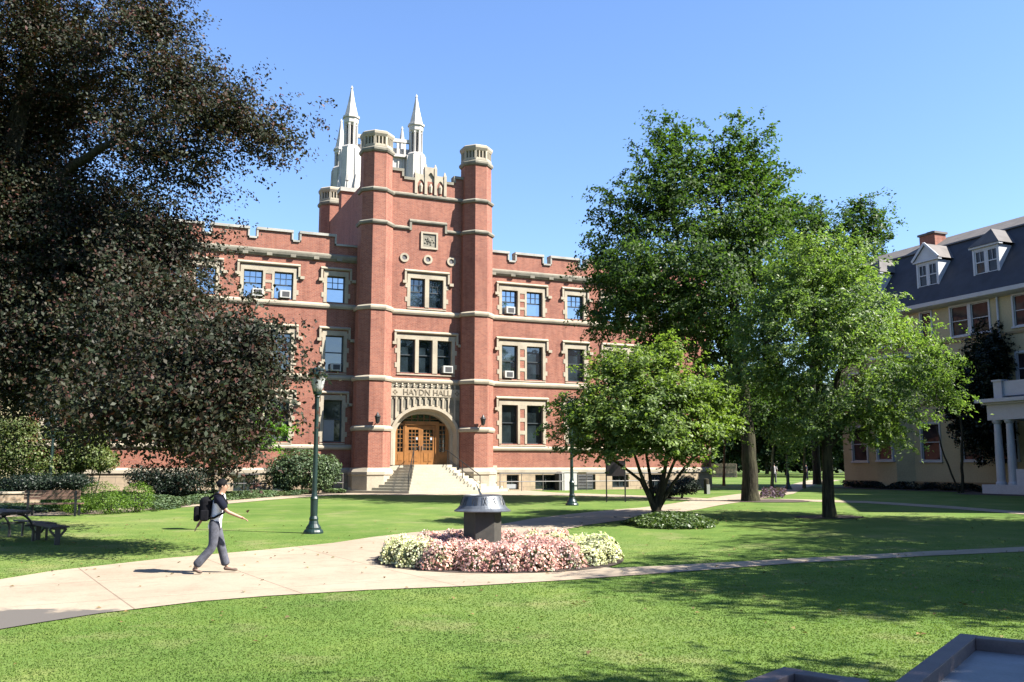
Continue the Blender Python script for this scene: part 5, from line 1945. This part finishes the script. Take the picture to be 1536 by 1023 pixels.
def mound(kind, seed):
    rng = np.random.default_rng(seed)
    root = thing('begonia_mound', 'mound', 'flowers')
    r, h = .40, .37
    n = 420
    d = rv(rng, n)
    d[:, 2] = np.abs(d[:, 2])
    bump = 1 + .14 * np.sin(d[:, 0] * 6 + seed) * np.cos(d[:, 1] * 5 + seed)
    pos = d * np.array([r, r, h]) * (rng.uniform(.72, 1.0, n) * bump)[:, None]
    pos[:, 2] += .02
    leaf_mesh('leaves', pos, rv(rng, n) * .6 + d, .075, L_fgreen, root, rng, .8)
    n = 950
    d = rv(rng, n)
    d[:, 2] = np.abs(d[:, 2]) * 1.15 - .08
    bump = 1 + .14 * np.sin(d[:, 0] * 6 + seed) * np.cos(d[:, 1] * 5 + seed)
    pos = d * np.array([r, r, h]) * (rng.uniform(.93, 1.1, n) * bump)[:, None]
    pos[:, 2] = np.maximum(pos[:, 2] + .02, .03)
    leaf_mesh('blossoms', pos, rv(rng, n) * .9 + d, .042, F_pink if kind == 'p' else F_white, root, rng, .95, fold=.35)
    return root


src = {'p': [mound('p', 1), mound('p', 2)], 'w': [mound('w', 4), mound('w', 5)]}
used = set()
rnd = random.Random(5)
SD = Vector((-.66, 20.9))
spots = []
for ring, cntm in ((2.14, 21), (1.55, 15), (.95, 9)):
    for k in range(cntm):
        a = 2 * math.pi * (k + .5 * (ring < 2)) / cntm
        x, y = bedc.x + ring * 1.03 * math.cos(a) + rnd.uniform(-.05, .05), bedc.y + ring * .99 * math.sin(a) + rnd.uniform(-.05, .05)
        if (x - SD.x) ** 2 + (y - SD.y) ** 2 < .62 ** 2:
            continue
        px_ = 768 + 1388 * x / y
        white = (px_ > 846 and y < 22.0) or (px_ < 638 and y < 20.4 and px_ > 560) or (rnd.random() < .03)
        if px_ > 780 and y > 22.5 and px_ > 850:
            white = False
        spots.append((x, y, 'w' if white else 'p'))
for k, (x, y, c) in enumerate(spots):
    s0 = rnd.choice(src[c])
    lab = 'pink begonia mound in the round bed around the sundial' if c == 'p' else 'cream white begonia mound in the round bed around the sundial'
    grp = 'pink begonia mounds' if c == 'p' else 'cream begonia mounds'
    if id(s0) not in used:
        used.add(id(s0))
        s0.location = (x, y, gz(x, y) + .02)
        s0['label'] = lab
        o = s0
    else:
        o = copy_thing(s0, (x, y, gz(x, y) + .02), lab, rnd.uniform(0, 6.28))
    o['group'] = grp
    q = rnd.uniform(.92, 1.18)
    o.scale = (q, q, q * rnd.uniform(.9, 1.12))

# ------------------------------------------------------------------ sundial
sz = gz(SD.x, SD.y)
sd = thing('sundial', 'large dark sundial with pierced bronze hood on a stone pedestal in the flower bed', 'sundial', (SD.x, SD.y, sz), 0)
mb = MB()
mb.lathe(0, 0, [(.37, 0), (.37, 1.1)], 6, R(10))
mb.build('pedestal', M_ped, sd, bevel=.01)
mb = MB()
mb.lathe(0, 0, [(.635, 1.03), (.64, 1.05), (.565, 1.10), (.525, 1.15), (.51, 1.17), (.43, 1.37), (.435, 1.39), (.40, 1.395), (.38, 1.37), (.46, 1.17), (.5, 1.06)], 48, 0, cap=False)
mb.lathe(0, 0, [(.5, 1.05), (.5, 1.06)], 48, 0)
mb.lathe(0, 0, [(.39, 1.36), (.39, 1.375)], 48, 0)
hd = mb.build('hood', M_bronze, sd, smooth=False)
nm = ['XII', 'I', 'II', 'III', 'IIII', 'V', 'VI', 'VII', 'VIII', 'IX', 'X', 'XI']
for k in range(12):
    mb = MB()
    a = k * math.pi / 6 + .2
    def q(t_, f):
        aa = a + t_ / .49
        z = 1.18 + .17 * f
        r_ = .512 - (z - 1.17) * .4
        return (r_ * math.cos(aa), r_ * math.sin(aa), z)
    x = -.09
    for chh in nm[k]:
        if chh == 'I':
            mb.bar(q(x, 0), q(x, 1), .012, .014)
            x += .03
        elif chh == 'V':
            mb.bar(q(x, 1), q(x + .03, 0), .012, .014)
            mb.bar(q(x + .03, 0), q(x + .06, 1), .012, .014)
            x += .085
        else:
            mb.bar(q(x, 1), q(x + .06, 0), .012, .014)
            mb.bar(q(x, 0), q(x + .06, 1), .012, .014)
            x += .085
    mb.build('numeral', M_iron, hd)
mb = MB()
mb.face([(-.06, .0, 1.38), (-.005, .0, 1.38), (-.14, .0, 1.62)])
mb.face([(-.06, .012, 1.38), (-.14, .012, 1.62), (-.005, .012, 1.38)])
mb.bar((-.055, .006, 1.38), (-.145, .006, 1.63), .014)
mb.bar((-.005, .006, 1.38), (-.145, .006, 1.63), .01)
mb.build('gnomon', M_bronze, sd)


# ------------------------------------------------------------------ lamp posts
def lamp(base, H, label, sc=1.0):
    L = thing('lamp_post', label, 'street lamp', base, 0, 'green lamp posts on the lawns')
    mb = MB()
    r = .075 * sc
    mb.lathe(0, 0, [(.29, -.1), (.29, .05), (.26, .1), (.22, .13), (.22, .17), (.15, .27), (.125, .36), (.135, .42), (.105, .5), (.11, .95), (.12, 1.0), (.09, 1.06), (r, 1.2), (r * .78, H - .95), (r * 1.1, H - .9), (r * .8, H - .86), (.12, H - .82), (.13, H - .76)], 20, 0)
    mb.build('pole', M_lamp, L, smooth=False)
    mb = MB()
    mb.lathe(0, 0, [(.12, H - .76), (.17, H - .62), (.235, H - .32), (.24, H - .28)], 20, 0)
    g_ = mb.build('globe', M_frost, L, smooth=True)
    mb = MB()
    for j in range(8):
        a = j * math.pi / 4
        mb.bar((.125 * math.cos(a), .125 * math.sin(a), H - .76), (.245 * math.cos(a), .245 * math.sin(a), H - .28), .014)
    mb.build('cage', M_lamp, g_)
    mb = MB()
    mb.lathe(0, 0, [(.25, H - .32), (.30, H - .29), (.31, H - .24), (.22, H - .2), (.21, H - .13), (.24, H - .11), (.16, H - .05), (.06, H - .02), (.035, H + .05), (.05, H + .08), (.01, H + .14)], 20, 0)
    mb.build('cap', M_lamp, L)
    return L


p = G(470, 800)
lamp(p, P(478, 545, p.y).z - p.z - .1, 'tall green lamp post with frosted lantern on the lawn left of the steps')
p = G(73, 752)
lamp(p, P(80, 622, p.y).z - p.z, 'green lamp post at far left beside the boxwoods')
p = G(858, 758)
lamp(p, 4.6, 'dark lamp post half hidden by the magnolia crown')
p = GX(1181, 63)
lamp(p, 4.4, 'distant lamp post between the oak and ash trunks')

# ------------------------------------------------------------------ sign, cabinet, rails by the hall
p0, p1 = G(910, 753), G(938, 753)
cx = (p0 + p1) / 2
sg = thing('notice_board', 'dark notice board on two posts by the path in front of the hall', 'sign', cx, math.atan2(p1.y - p0.y, p1.x - p0.x))
w = (p1 - p0).length / 2
mb = MB()
MB().box(-w - .03, -w + .03, -.03, .03, -.1, 2.0).build('post', M_iron, sg)
MB().box(w - .03, w + .03, -.03, .03, -.1, 2.0).build('post', M_iron, sg)
MB().box(-w + .03, w - .03, -.035, .035, 1.2, 1.92).build('board', plain('maroon_board', (.035, .02, .025), .5, .2, 4, .05), sg)
mb = MB()
for k in range(4):
    mb.box(-w + .1, w - .2 - .08 * (k % 2), -.042, -.036, 1.75 - .13 * k, 1.775 - .13 * k)
cab = thing('utility_cabinet', 'pale grey metal utility cabinet against the hall base', 'cabinet', BW(9.65, .55, .4), BROT)
MB().box(-.55, .55, -.3, .4, 0, 1.25).build('housing', M_acw, cab, bevel=.015)
MB().box(-.75, -.552, -.25, .4, 0, 1.22).build('side_panel', M_grille, cab)
MB().box(-.6, .6, -.34, .42, 1.25, 1.3).build('lid', M_acw, cab)
v_ = thing('vent_grille', 'grey louvred vent in a dark frame on the hall base beside the cabinet', 'vent', BW(11.2, .12, .5), BROT)
mb = MB().box(-.6, .6, 0, .05, 0, .06).box(-.6, .6, 0, .05, .96, 1.02).box(-.6, -.54, 0, .05, .06, .96).box(.54, .6, 0, .05, .06, .96)
mb.build('frame', M_sash, v_)
mb = MB()
for k in range(9):
    mb.bar((-.54, .02, .12 + k * .1), (.54, .02, .12 + k * .1), .05, .03)
mb.build('louvre', plain('grey_louvre', (.3, .3, .31), .6, .1, 4, .1), v_)


def pipe_rail(a, b, label, n):
    a, b = Vector(a), Vector(b)
    t_ = thing('pipe_rail', label, 'railing', a, math.atan2(b.y - a.y, b.x - a.x), 'pipe rails along the hall base')
    L = (b - a).length
    for z in (.62, 1.15):
        MB().tube([(0, 0, z), (L, 0, z)], [.03, .03], 8).build('rail', M_rail, t_)
    for k in range(n + 1):
        x = .04 + (L - .08) * k / n
        MB().tube([(x, 0, -.15), (x, 0, 1.18)], [.03, .03], 8).build('post', M_rail, t_)
    return t_


M_rail = plain('grey_pipe', (.17, .155, .14), .5, .2, 5, .05)
pipe_rail(BW(4.4, 1.4, .46), BW(9.0, 1.4, .46), 'grey pipe rail in front of basement windows right of the steps', 3)
pipe_rail(BW(10.6, 1.4, .46), BW(19.5, 1.4, .46), 'grey pipe rail along the hall base behind the notice board', 6)
pipe_rail(BW(-16.0, 1.4, .46), BW(-5.6, 1.4, .46), 'grey pipe rail along the hall base behind the round shrub', 6)

# far wooden fence
a_, b_ = GX(1060, 120), GX(1104, 117)
fn = thing('board_fence', 'weathered board fence on the far lawn beyond the magnolia', 'fence', a_, math.atan2(b_.y - a_.y, b_.x - a_.x))
L = (b_ - a_).length
mb = MB()
k = 0
rn = random.Random(3)
while k * .2 < L:
    mb.box(k * .2, k * .2 + .17, 0, .03, 0, 1.75 + rn.uniform(-.04, .04))
    k += 1
mb.build('boards', M_fencew, fn)
MB().box(0, L, .03, .1, .4, .5).build('rail', M_fencew, fn)
MB().box(0, L, .03, .1, 1.3, 1.4).build('rail', M_fencew, fn)
# stump-like post
st_ = thing('wooden_post', 'short dark wooden bollard by the path behind the magnolia', 'post', G(1060, 741))
MB().lathe(0, 0, [(.16, -.1), (.15, .8), (.14, .86), (.02, .9)], 10, 0).build('shaft', M_bark_d, st_)
MB().box(-.02, .16, -.2, -.14, -.05, .55).build('marker', M_acw, st_)

# stone wall at far left
a_, b_ = GX(-60, 37.5), GX(64, 39.5)
L = (b_ - a_).length
sw = thing('garden_wall', 'low tan rubble stone garden wall at the left edge', 'wall', a_, math.atan2(b_.y - a_.y, b_.x - a_.x))
topz = P(40, 738, 38.5).z - a_.z
MB().box(0, L, 0, .4, -.2, topz - .09).build('masonry', M_rubble, sw)
MB().box(-.04, L + .04, -.05, .45, topz - .09, topz).build('coping', M_stone, sw, bevel=.015)

# wooden bench with a backrest
bp_ = GX(82, 33.2)
bp_.z = gz(bp_.x, bp_.y)
bn = thing('park_bench', 'slatted red brown wooden bench facing the stone wall', 'bench', bp_, R(8))
mb = MB()
BL = .95
for k in range(3):
    mb.box(-BL, BL, -.05 + .012 * k, -.02 + .012 * k, .60 + k * .11, .70 + k * .11)
bk_ = mb.build('backrest', M_bench, bn)
mb = MB()
for k in range(4):
    mb.box(-BL, BL, .0 + k * .12, .10 + k * .12, .42, .46)
mb.build('seat', M_bench, bn)
for sx in (-.8, .8):
    for yy in (-.03, .42):
        MB().box(sx - .035, sx + .035, yy - .03, yy + .03, -.1, .42 if yy > 0 else .9).build('leg', M_iron, bn)

# picnic table with arched iron legs and benches
pt_ = GX(8, 24.6)
pt = thing('picnic_table', 'dark slatted picnic table with attached benches on arched iron legs in shade at left', 'table', pt_, R(-40))
mb = MB()
for k in range(5):
    mb.box(-1.05, 1.05, -.42 + k * .17, -.27 + k * .17, .74, .785)
mb.build('tabletop', M_table, pt, bevel=.005)
for sgn in (-1, 1):
    mb = MB()
    for k in range(2):
        y = sgn * (.78 + k * .14)
        mb.box(-1.05, 1.05, y - .065, y + .065, .43, .465)
    mb.build('seat', M_table, pt, bevel=.005)
for sx in (-.75, .75):
    mb = MB()
    for sgn in (-1, 1):
        pts = []
        for j in range(9):
            a = math.pi / 2 * j / 8
            pts.append((sx, sgn * (.1 + .42 * math.sin(a)), .18 + .52 * math.cos(a)))
        mb.tube(pts, [.03] * 9, 6)
        mb.bar((sx, sgn * .52, .2), (sx, sgn * .52, -.05), .06)
        mb.bar((sx, sgn * .3, .4), (sx, sgn * .9, .4), .05)
        mb.bar((sx, sgn * .86, .4), (sx, sgn * .86, -.05), .05)
    mb.bar((sx, -.4, .715), (sx, .4, .715), .05)
    mb.build('leg_frame', M_iron, pt)
bn2_p = GX(78, 24.2)
b2 = thing('backless_bench', 'low dark backless bench on a pedestal leg in beech shade', 'bench', bn2_p, R(-48))
mb = MB()
for k in range(3):
    mb.box(-1.1, 1.1, -.22 + k * .15, -.09 + k * .15, .42, .46)
mb.build('seat', M_table, b2, bevel=.005)
for sx in (-.85, .85):
    mb = MB()
    mb.box(sx - .04, sx + .04, -.06, .06, -.05, .38)
    mb.prism([(sx - .05, -.2), (sx + .05, -.2), (sx + .05, .2), (sx - .05, .2)], .37, .42)
    mb.bar((sx, -.06, .2), (sx, -.2, .38), .05)
    mb.bar((sx, .06, .2), (sx, .2, .38), .05)
    mb.build('leg', M_iron, b2)

# raised-rim tables in the near right corner


def tray(name, corner, d1, d2, L1, L2, zt, label):
    d1, d2 = Vector(d1).normalized(), Vector(d2).normalized()
    ang = math.atan2(d1.y, d1.x)
    root = thing(name, label, 'table', (corner[0], corner[1], 0), ang)
    sgn = 1 if d1.x * d2.y - d1.y * d2.x > 0 else -1
    W = .13
    def bx(m_, x0, x1, y0, y1, z0, z1):
        ya, yb_ = sorted((sgn * y0, sgn * y1))
        m_.box(x0, x1, ya, yb_, z0, z1)
    mb = MB()
    bx(mb, 0, L1, 0, W, zt - .13, zt)
    mb.build('side_rim', M_rim, root, bevel=.006)
    mb = MB()
    bx(mb, 0, L1, L2 - W, L2, zt - .13, zt)
    mb.build('side_rim', M_rim, root, bevel=.006)
    mb = MB()
    bx(mb, 0, W, W, L2 - W, zt - .128, zt - .002)
    mb.build('end_rim', M_rim, root, bevel=.006)
    mb = MB()
    bx(mb, L1 - W, L1, W, L2 - W, zt - .128, zt - .002)
    mb.build('end_rim', M_rim, root, bevel=.006)
    mb = MB()
    bx(mb, W, L1 - W, W, L2 - W, zt - .14, zt - .095)
    mb.build('tray_top', M_traytop, root)
    for x in (.1, L1 - .1):
        for y in (.1, L2 - .1):
            mb = MB()
            bx(mb, x - .04, x + .04, y - .04, y + .04, -.05, zt - .13)
            mb.build('leg', M_rim, root)
    return root


wl_ = ground_cover('distant_wood', [(-230, 150), (-120, 178), (0, 188), (120, 182), (240, 150), (260, 170), (130, 200), (0, 206), (-130, 196), (-250, 168)], 120000, 13, 1.1, L_wood, 310)
tray('rimmed_table', (3.52, 7.45), (-.59, -.81, 0), (.69, -.72, 0), 2.2, 1.5, .75, 'larger brown rimmed table with sunken grey top in the near right corner')
tray('rimmed_table', (1.78, 6.24), (-.66, -.75, 0), (.72, -.69, 0), 1.3, .56, .75, 'smaller brown rimmed table, mostly cut off by the bottom edge')


# ------------------------------------------------------------------ people
def skin(name, pts, edges, mat, parent, root=0, sub=2, flat=None):
    me = bpy.data.meshes.new(name)
    me.from_pydata([q[:3] for q in pts], edges, [])
    me.materials.append(mat)
    o = bpy.data.objects.new(name, me)
    COL.objects.link(o)
    md = o.modifiers.new('skin', 'SKIN')
    md.use_smooth_shade = True
    if not me.skin_vertices:
        me.attributes.new('skin', 'FLOAT', 'POINT')
    d = me.skin_vertices[0].data
    for i, q in enumerate(pts):
        d[i].radius = (q[3], q[4] if len(q) > 4 else q[3])
        d[i].use_root = (i == root)
    s_ = o.modifiers.new('sub', 'SUBSURF')
    s_.levels = sub
    s_.render_levels = sub
    if parent:
        o.parent = parent
    return o


def person(label, loc, rz, sc, top_mat, sleeve_mat, leg_mat, pose='walk', detail=True, skin_mat=None):
    sk = skin_mat or M_skin
    J = dict(pel=(0.06, 0, .93), wai=(.09, 0, 1.08), che=(.12, 0, 1.30), nb=(.145, 0, 1.47), nk=(.16, 0, 1.52), hd=(.185, 0, 1.605),
             hr=(.06, -.1, .87), kr=(.05, -.1, .50), ar=(-.27, -.11, .13), tr=(-.17, -.12, .035),
             hl=(.08, .1, .88), kl=(.19, .1, .50), al=(.30, .1, .11), tl=(.46, .11, .045),
             sr=(.12, -.19, 1.42), er=(.29, -.25, 1.17), wr=(.54, -.22, 1.06),
             sl=(.12, .19, 1.42), el=(-.09, .25, 1.18), wl=(-.24, .22, .93))
    if pose == 'stand':
        J.update(kr=(.08, -.1, .48), ar=(.02, -.11, .09), tr=(.14, -.12, .03), kl=(.14, .1, .48), al=(.2, .1, .09), tl=(.32, .1, .03), er=(.1, -.26, 1.15), wr=(.16, -.24, .92), el=(.06, .26, 1.15), wl=(.1, .24, .92))
    root = thing('person', label, 'person', loc, rz)
    root.scale = (sc, sc, sc)
    names = ['pel', 'wai', 'che', 'nb', 'nk', 'hd', 'hr', 'kr', 'ar', 'tr', 'hl', 'kl', 'al', 'tl', 'sr', 'er', 'wr', 'sl', 'el', 'wl']
    rad = dict(pel=(.12, .09), wai=(.105, .08), che=(.13, .09), nb=(.07, .06), nk=(.058, .056), hd=(.084, .084), hr=(.08, .08), kr=(.052, .052), ar=(.034, .034), tr=(.03, .02), hl=(.08, .08), kl=(.052, .052), al=(.034, .034), tl=(.03, .02),
               sr=(.052, .052), er=(.038, .038), wr=(.026, .026), sl=(.052, .052), el=(.038, .038), wl=(.026, .026))
    pts = [(*J[n_], *rad[n_]) for n_ in names]
    ix = {n_: i for i, n_ in enumerate(names)}
    ed = [('pel', 'wai'), ('wai', 'che'), ('che', 'nb'), ('nb', 'nk'), ('nk', 'hd'), ('pel', 'hr'), ('hr', 'kr'), ('kr', 'ar'), ('ar', 'tr'), ('pel', 'hl'), ('hl', 'kl'), ('kl', 'al'), ('al', 'tl'),
          ('nb', 'sr'), ('sr', 'er'), ('er', 'wr'), ('nb', 'sl'), ('sl', 'el'), ('el', 'wl')]
    E_ = [(ix[a], ix[b]) for a, b in ed]
    # head shape, hands with fingers
    hdp = Vector(J['hd'])
    pts.append((hdp.x - .012, 0, hdp.z + .075, .082, .092)); E_.append((ix['hd'], len(pts) - 1))
    pts.append((hdp.x + .005, 0, hdp.z + .13, .05, .06)); E_.append((len(pts) - 2, len(pts) - 1))
    pts.append((hdp.x + .075, 0, hdp.z - .03, .03, .034)); E_.append((ix['hd'], len(pts) - 1))       # jaw and chin
    for w_, e_, s2 in (('wr', 'er', -1), ('wl', 'el', 1)):
        wv = Vector(J[w_])
        d = (wv - Vector(J[e_])).normalized()
        side = Vector((0, 0, 1)).cross(d).normalized()
        dn = d.cross(side)
        pm = wv + d * .055
        pts.append((*pm, .034, .02)); E_.append((ix[w_], len(pts) - 1))
        pmi = len(pts) - 1
        for k, (o_, ln_) in enumerate(((-.027, .066), (-.009, .078), (.009, .074), (.027, .058))):
            b0 = pm + d * .03 + side * o_
            b1 = b0 + d * ln_ * .55 - dn * .01 * s2 * 0
            b2 = b1 + d * ln_ * .4 + Vector((0, 0, -.022))
            i0 = len(pts)
            pts += [(*b0, .0095), (*b1, .0085), (*b2, .007)]
            E_ += [(pmi, i0), (i0, i0 + 1), (i0 + 1, i0 + 2)]
        b0 = pm - d * .02 + side * .036 * s2
        b1 = b0 + d * .04 + side * .018 * s2
        i0 = len(pts)
        pts += [(*b0, .011), (*b1, .009)]
        E_ += [(pmi, i0), (i0, i0 + 1)]
    body = skin('body', pts, E_, sk, root)
    # face features joined as a child mesh: nose, ears, eyes
    mb = MB()
    mb.sphere((hdp.x + .088, 0, hdp.z + .035), .016, 1.1, .8, 1.4, 8, 6)
    for s2 in (-1, 1):
        mb.sphere((hdp.x - .01, s2 * .088, hdp.z + .035), .028, .7, .35, 1.1, 8, 6)
    mb.build('nose_and_ears', sk, body, smooth=True)
    mb = MB()
    for s2 in (-1, 1):
        mb.sphere((hdp.x + .076, s2 * .033, hdp.z + .055), .011, .6, 1.2, .7, 8, 6)
    mb.box(hdp.x + .082, hdp.x + .092, -.022, .022, hdp.z - .008, hdp.z - .003)
    mb.build('eyes_and_mouth', M_hair, body)
    # hair cap
    mb = MB()
    nu, nv = 20, 9
    rn_ = random.Random(4)
    i0 = 0
    for a in range(nv + 1):
        th = (math.pi * .72) * a / nv
        for b in range(nu):
            ph = 2 * math.pi * b / nu
            rr_ = .099 * (1 + rn_.uniform(-.05, .07))
            x, y, z = math.sin(th) * math.cos(ph), math.sin(th) * math.sin(ph), math.cos(th)
            if x > .35 and z < .35:
                rr_ *= .72
            elif z < 0:
                rr_ *= 1 + .35 * z
            mb.v.append((hdp.x - .014 + rr_ * 1.06 * x, rr_ * .93 * y, hdp.z + .072 + rr_ * 1.02 * z))
    for a in range(nv):
        for b in range(nu):
            p_, q_ = a * nu + b, a * nu + (b + 1) % nu
            mb.f.append((p_, p_ + nu, q_ + nu, q_))
            mb.mi.append(0)
    hr_ = mb.build('hair', M_hair, root, smooth=True)
    so_ = hr_.modifiers.new('solid', 'SOLIDIFY')
    so_.thickness = .01
    # shirt: torso + short sleeves
    prof = [(.84, .155, .125), (.90, .16, .128), (1.0, .15, .115), (1.1, .15, .112), (1.22, .165, .118), (1.34, .185, .12), (1.42, .185, .11), (1.47, .13, .09), (1.505, .075, .07), (1.545, .064, .062)]
    mb = MB()
    n_ = 20
    rn_ = random.Random(9)
    for z, wy, wx in prof:
        cx_ = float(np.interp(z, [.9, 1.08, 1.3, 1.47, 1.54], [J['pel'][0], J['wai'][0], J['che'][0], J['nb'][0], J['nk'][0]]))
        for j_ in range(n_):
            a = 2 * math.pi * j_ / n_
            q_ = 1 + rn_.uniform(-.035, .035) * (z < 1.4)
            mb.v.append((cx_ + wx * math.cos(a) * q_, wy * math.sin(a) * q_, z))
    for k_ in range(len(prof) - 1):
        for j_ in range(n_):
            a, b = k_ * n_ + j_, k_ * n_ + (j_ + 1) % n_
            mb.f.append((a, b, b + n_, a + n_))
            mb.mi.append(0)
    mb.f.append(tuple(reversed(range(n_))))
    mb.mi.append(0)
    mb.build('shirt', top_mat, root, smooth=True)

    def mid(a, b, f):
        return tuple(Vector(J[a]).lerp(Vector(J[b]), f))
    for sh, el in (('sr', 'er'), ('sl', 'el')):
        a = Vector(J['nb']).lerp(Vector(J[sh]), .45)
        pts = [(a.x, a.y, a.z - .03, .075), (*(a.lerp(Vector(J[sh]), .5) + Vector((0, 0, -.012))), .082), (J[sh][0], J[sh][1], J[sh][2] - .01, .084), (*mid(sh, el, .45), .078), (*mid(sh, el, .88), .076)]
        skin('sleeve', pts, [(0, 1), (1, 2), (2, 3), (3, 4)], sleeve_mat, root, root=1)
    pts = [(J['pel'][0], 0, J['pel'][2] + .12, .135, .11), (J['pel'][0] - .005, 0, J['pel'][2] - .03, .14, .11), (*J['hr'], .115), (*mid('hr', 'kr', .5), .102), (*J['kr'], .088), (*mid('kr', 'ar', .5), .086), (*mid('kr', 'ar', .98), .092),
           (*J['hl'], .115), (*mid('hl', 'kl', .5), .102), (*J['kl'], .088), (*mid('kl', 'al', .5), .086), (*mid('kl', 'al', .98), .092)]
    skin('trousers', pts, [(0, 1), (1, 2), (2, 3), (3, 4), (4, 5), (5, 6), (1, 7), (7, 8), (8, 9), (9, 10), (10, 11)], leg_mat, root, root=1)
    for an, tn in (('ar', 'tr'), ('al', 'tl')):
        a, t_ = Vector(J[an]), Vector(J[tn])
        d = (t_ - a)
        heel = a + Vector((-.055, 0, -.03)) if an == 'al' or pose == 'stand' else a + Vector((-.03, 0, -.02))
        pts = [(*heel, .042, .04), (*(a.lerp(t_, .5) + Vector((0, 0, -.015))), .044, .036), (*t_, .044, .03), (*(t_ + Vector((.055, 0, 0 if pose == 'walk' else 0))), .036, .026)]
        skin('shoe', pts, [(0, 1), (1, 2), (2, 3)], M_shoe, root)
    return root


pp_ = G(314, 861)
PRZ = R(14)
pers = person('person in white shirt with navy sleeves and grey jeans walking right along the path', (pp_.x, pp_.y, pp_.z + .015), PRZ, 1.0, M_shirt, M_navy, M_jeans)
bpk = thing('backpack', 'bulky black backpack worn by the walking person', 'backpack', (pp_.x, pp_.y, pp_.z + .015), PRZ)
mb = MB()
mb.box(-.23, -.015, -.17, .17, .98, 1.45)
mb.build('bag', M_pack, bpk, bevel=.1)
MB().box(-.33, -.22, -.13, .13, .98, 1.27).build('front_pocket', M_pack, bpk, bevel=.04)
MB().box(-.2, -.05, -.22, -.165, 1.0, 1.2).build('side_pocket', M_pack, bpk, bevel=.02)
for s2 in (-1, 1):
    mb = MB()
    mb.tube([(-.05, s2 * .11, 1.42), (.08, s2 * .13, 1.515), (.2, s2 * .13, 1.46), (.265, s2 * .13, 1.32), (.22, s2 * .15, 1.14), (.05, s2 * .17, 1.05), (-.06, s2 * .16, 1.04)], [.022] * 7, 6)
    mb.build('strap', M_pack, bpk, smooth=True)

M_blue = plain('blue_cotton', (.05, .09, .22), .8, .2, 6, .1)
M_grey_c = plain('pale_grey_cotton', (.5, .47, .5), .85, .2, 6, .1)
person('distant person in pale shirt and dark trousers walking away past the slim trees', GX(1161, 82), R(80), 1.0, M_grey_c, M_grey_c, M_jeans, 'stand')
person('distant person in blue shirt standing on the far path', GX(1225, 98), R(200), 1.02, M_blue, M_blue, M_jeans, 'stand')
person('distant person in dark clothes left of the blue shirted one', GX(1211, 97), R(150), .98, M_navy, M_navy, M_navy, 'stand')

# ------------------------------------------------------------------ fallen leaves
rng = np.random.default_rng(5)
fl = []
for cx_, cy_, r_, n_ in ((-12, 24, 7, 260), (8, 17, 8, 320), (9, 33, 6, 200), (-3, 17, 9, 120)):
    q_ = rng.normal(size=(n_, 2)) * r_ * .6 + np.array([cx_, cy_])
    fl += [(x, y, gz(x, y) + .03) for x, y in q_ if y > 8]
fl = np.array(fl)
tag(leaf_mesh('fallen_leaves', fl, rv(rng, len(fl)) * .35 + np.array([0, 0, 1.0]), .07, leaf_mat('dry_leaf', [(.25, .16, .07), (.36, .26, .10), (.18, .11, .06), (.42, .38, .14)], .7, .1), None, rng, .7), kind='stuff')

# ------------------------------------------------------------------ grass blades on the near lawn
rng = np.random.default_rng(77)
M_blade = leaf_mat('grass_blade', [(.185, .315, .06), (.21, .335, .07), (.235, .35, .085), (.29, .38, .12)], .7, .45, (1, 1.1, .5), .15, .5, (.52, .48, .24))
n = 330000
yy = 8.0 * (30 / 8.0) ** rng.uniform(0, 1, n)
xx = rng.uniform(-.62, .62, n) * yy + rng.uniform(-.6, .6, n)
pts = np.stack([xx, yy], 1)
keep = ~in_poly(pts, path_poly) & (((pts[:, 0] - bedc.x) / 2.72) ** 2 + ((pts[:, 1] - bedc.y) / 2.62) ** 2 > 1)
pts = pts[keep]
n = len(pts)
z = np.array([gz(x, y) for x, y in pts])
h = rng.uniform(.007, .017, n) * np.clip((31 - pts[:, 1]) / 14, .15, 1)
wd = rng.uniform(.004, .008, n) * (1 + pts[:, 1] / 14)
an = rng.uniform(0, 6.283, n)
ln_ = rng.uniform(-.6, .6, (n, 2)) * h[:, None]
v = np.empty((n, 3, 3), np.float32)
v[:, 0, 0] = pts[:, 0] - np.cos(an) * wd
v[:, 0, 1] = pts[:, 1] - np.sin(an) * wd
v[:, 0, 2] = z - .002
v[:, 1, 0] = pts[:, 0] + np.cos(an) * wd
v[:, 1, 1] = pts[:, 1] + np.sin(an) * wd
v[:, 1, 2] = z - .002
v[:, 2, 0] = pts[:, 0] + ln_[:, 0]
v[:, 2, 1] = pts[:, 1] + ln_[:, 1]
v[:, 2, 2] = z + h
me = bpy.data.meshes.new('lawn_grass')
me.vertices.add(3 * n)
me.vertices.foreach_set('co', v.reshape(-1))
me.loops.add(3 * n)
me.loops.foreach_set('vertex_index', np.arange(3 * n, dtype=np.int32))
me.polygons.add(n)
me.polygons.foreach_set('loop_start', np.arange(0, 3 * n, 3, dtype=np.int32))
me.materials.append(M_blade)
me.update(calc_edges=True)
go = bpy.data.objects.new('lawn_grass', me)
COL.objects.link(go)
tag(go, kind='stuff')
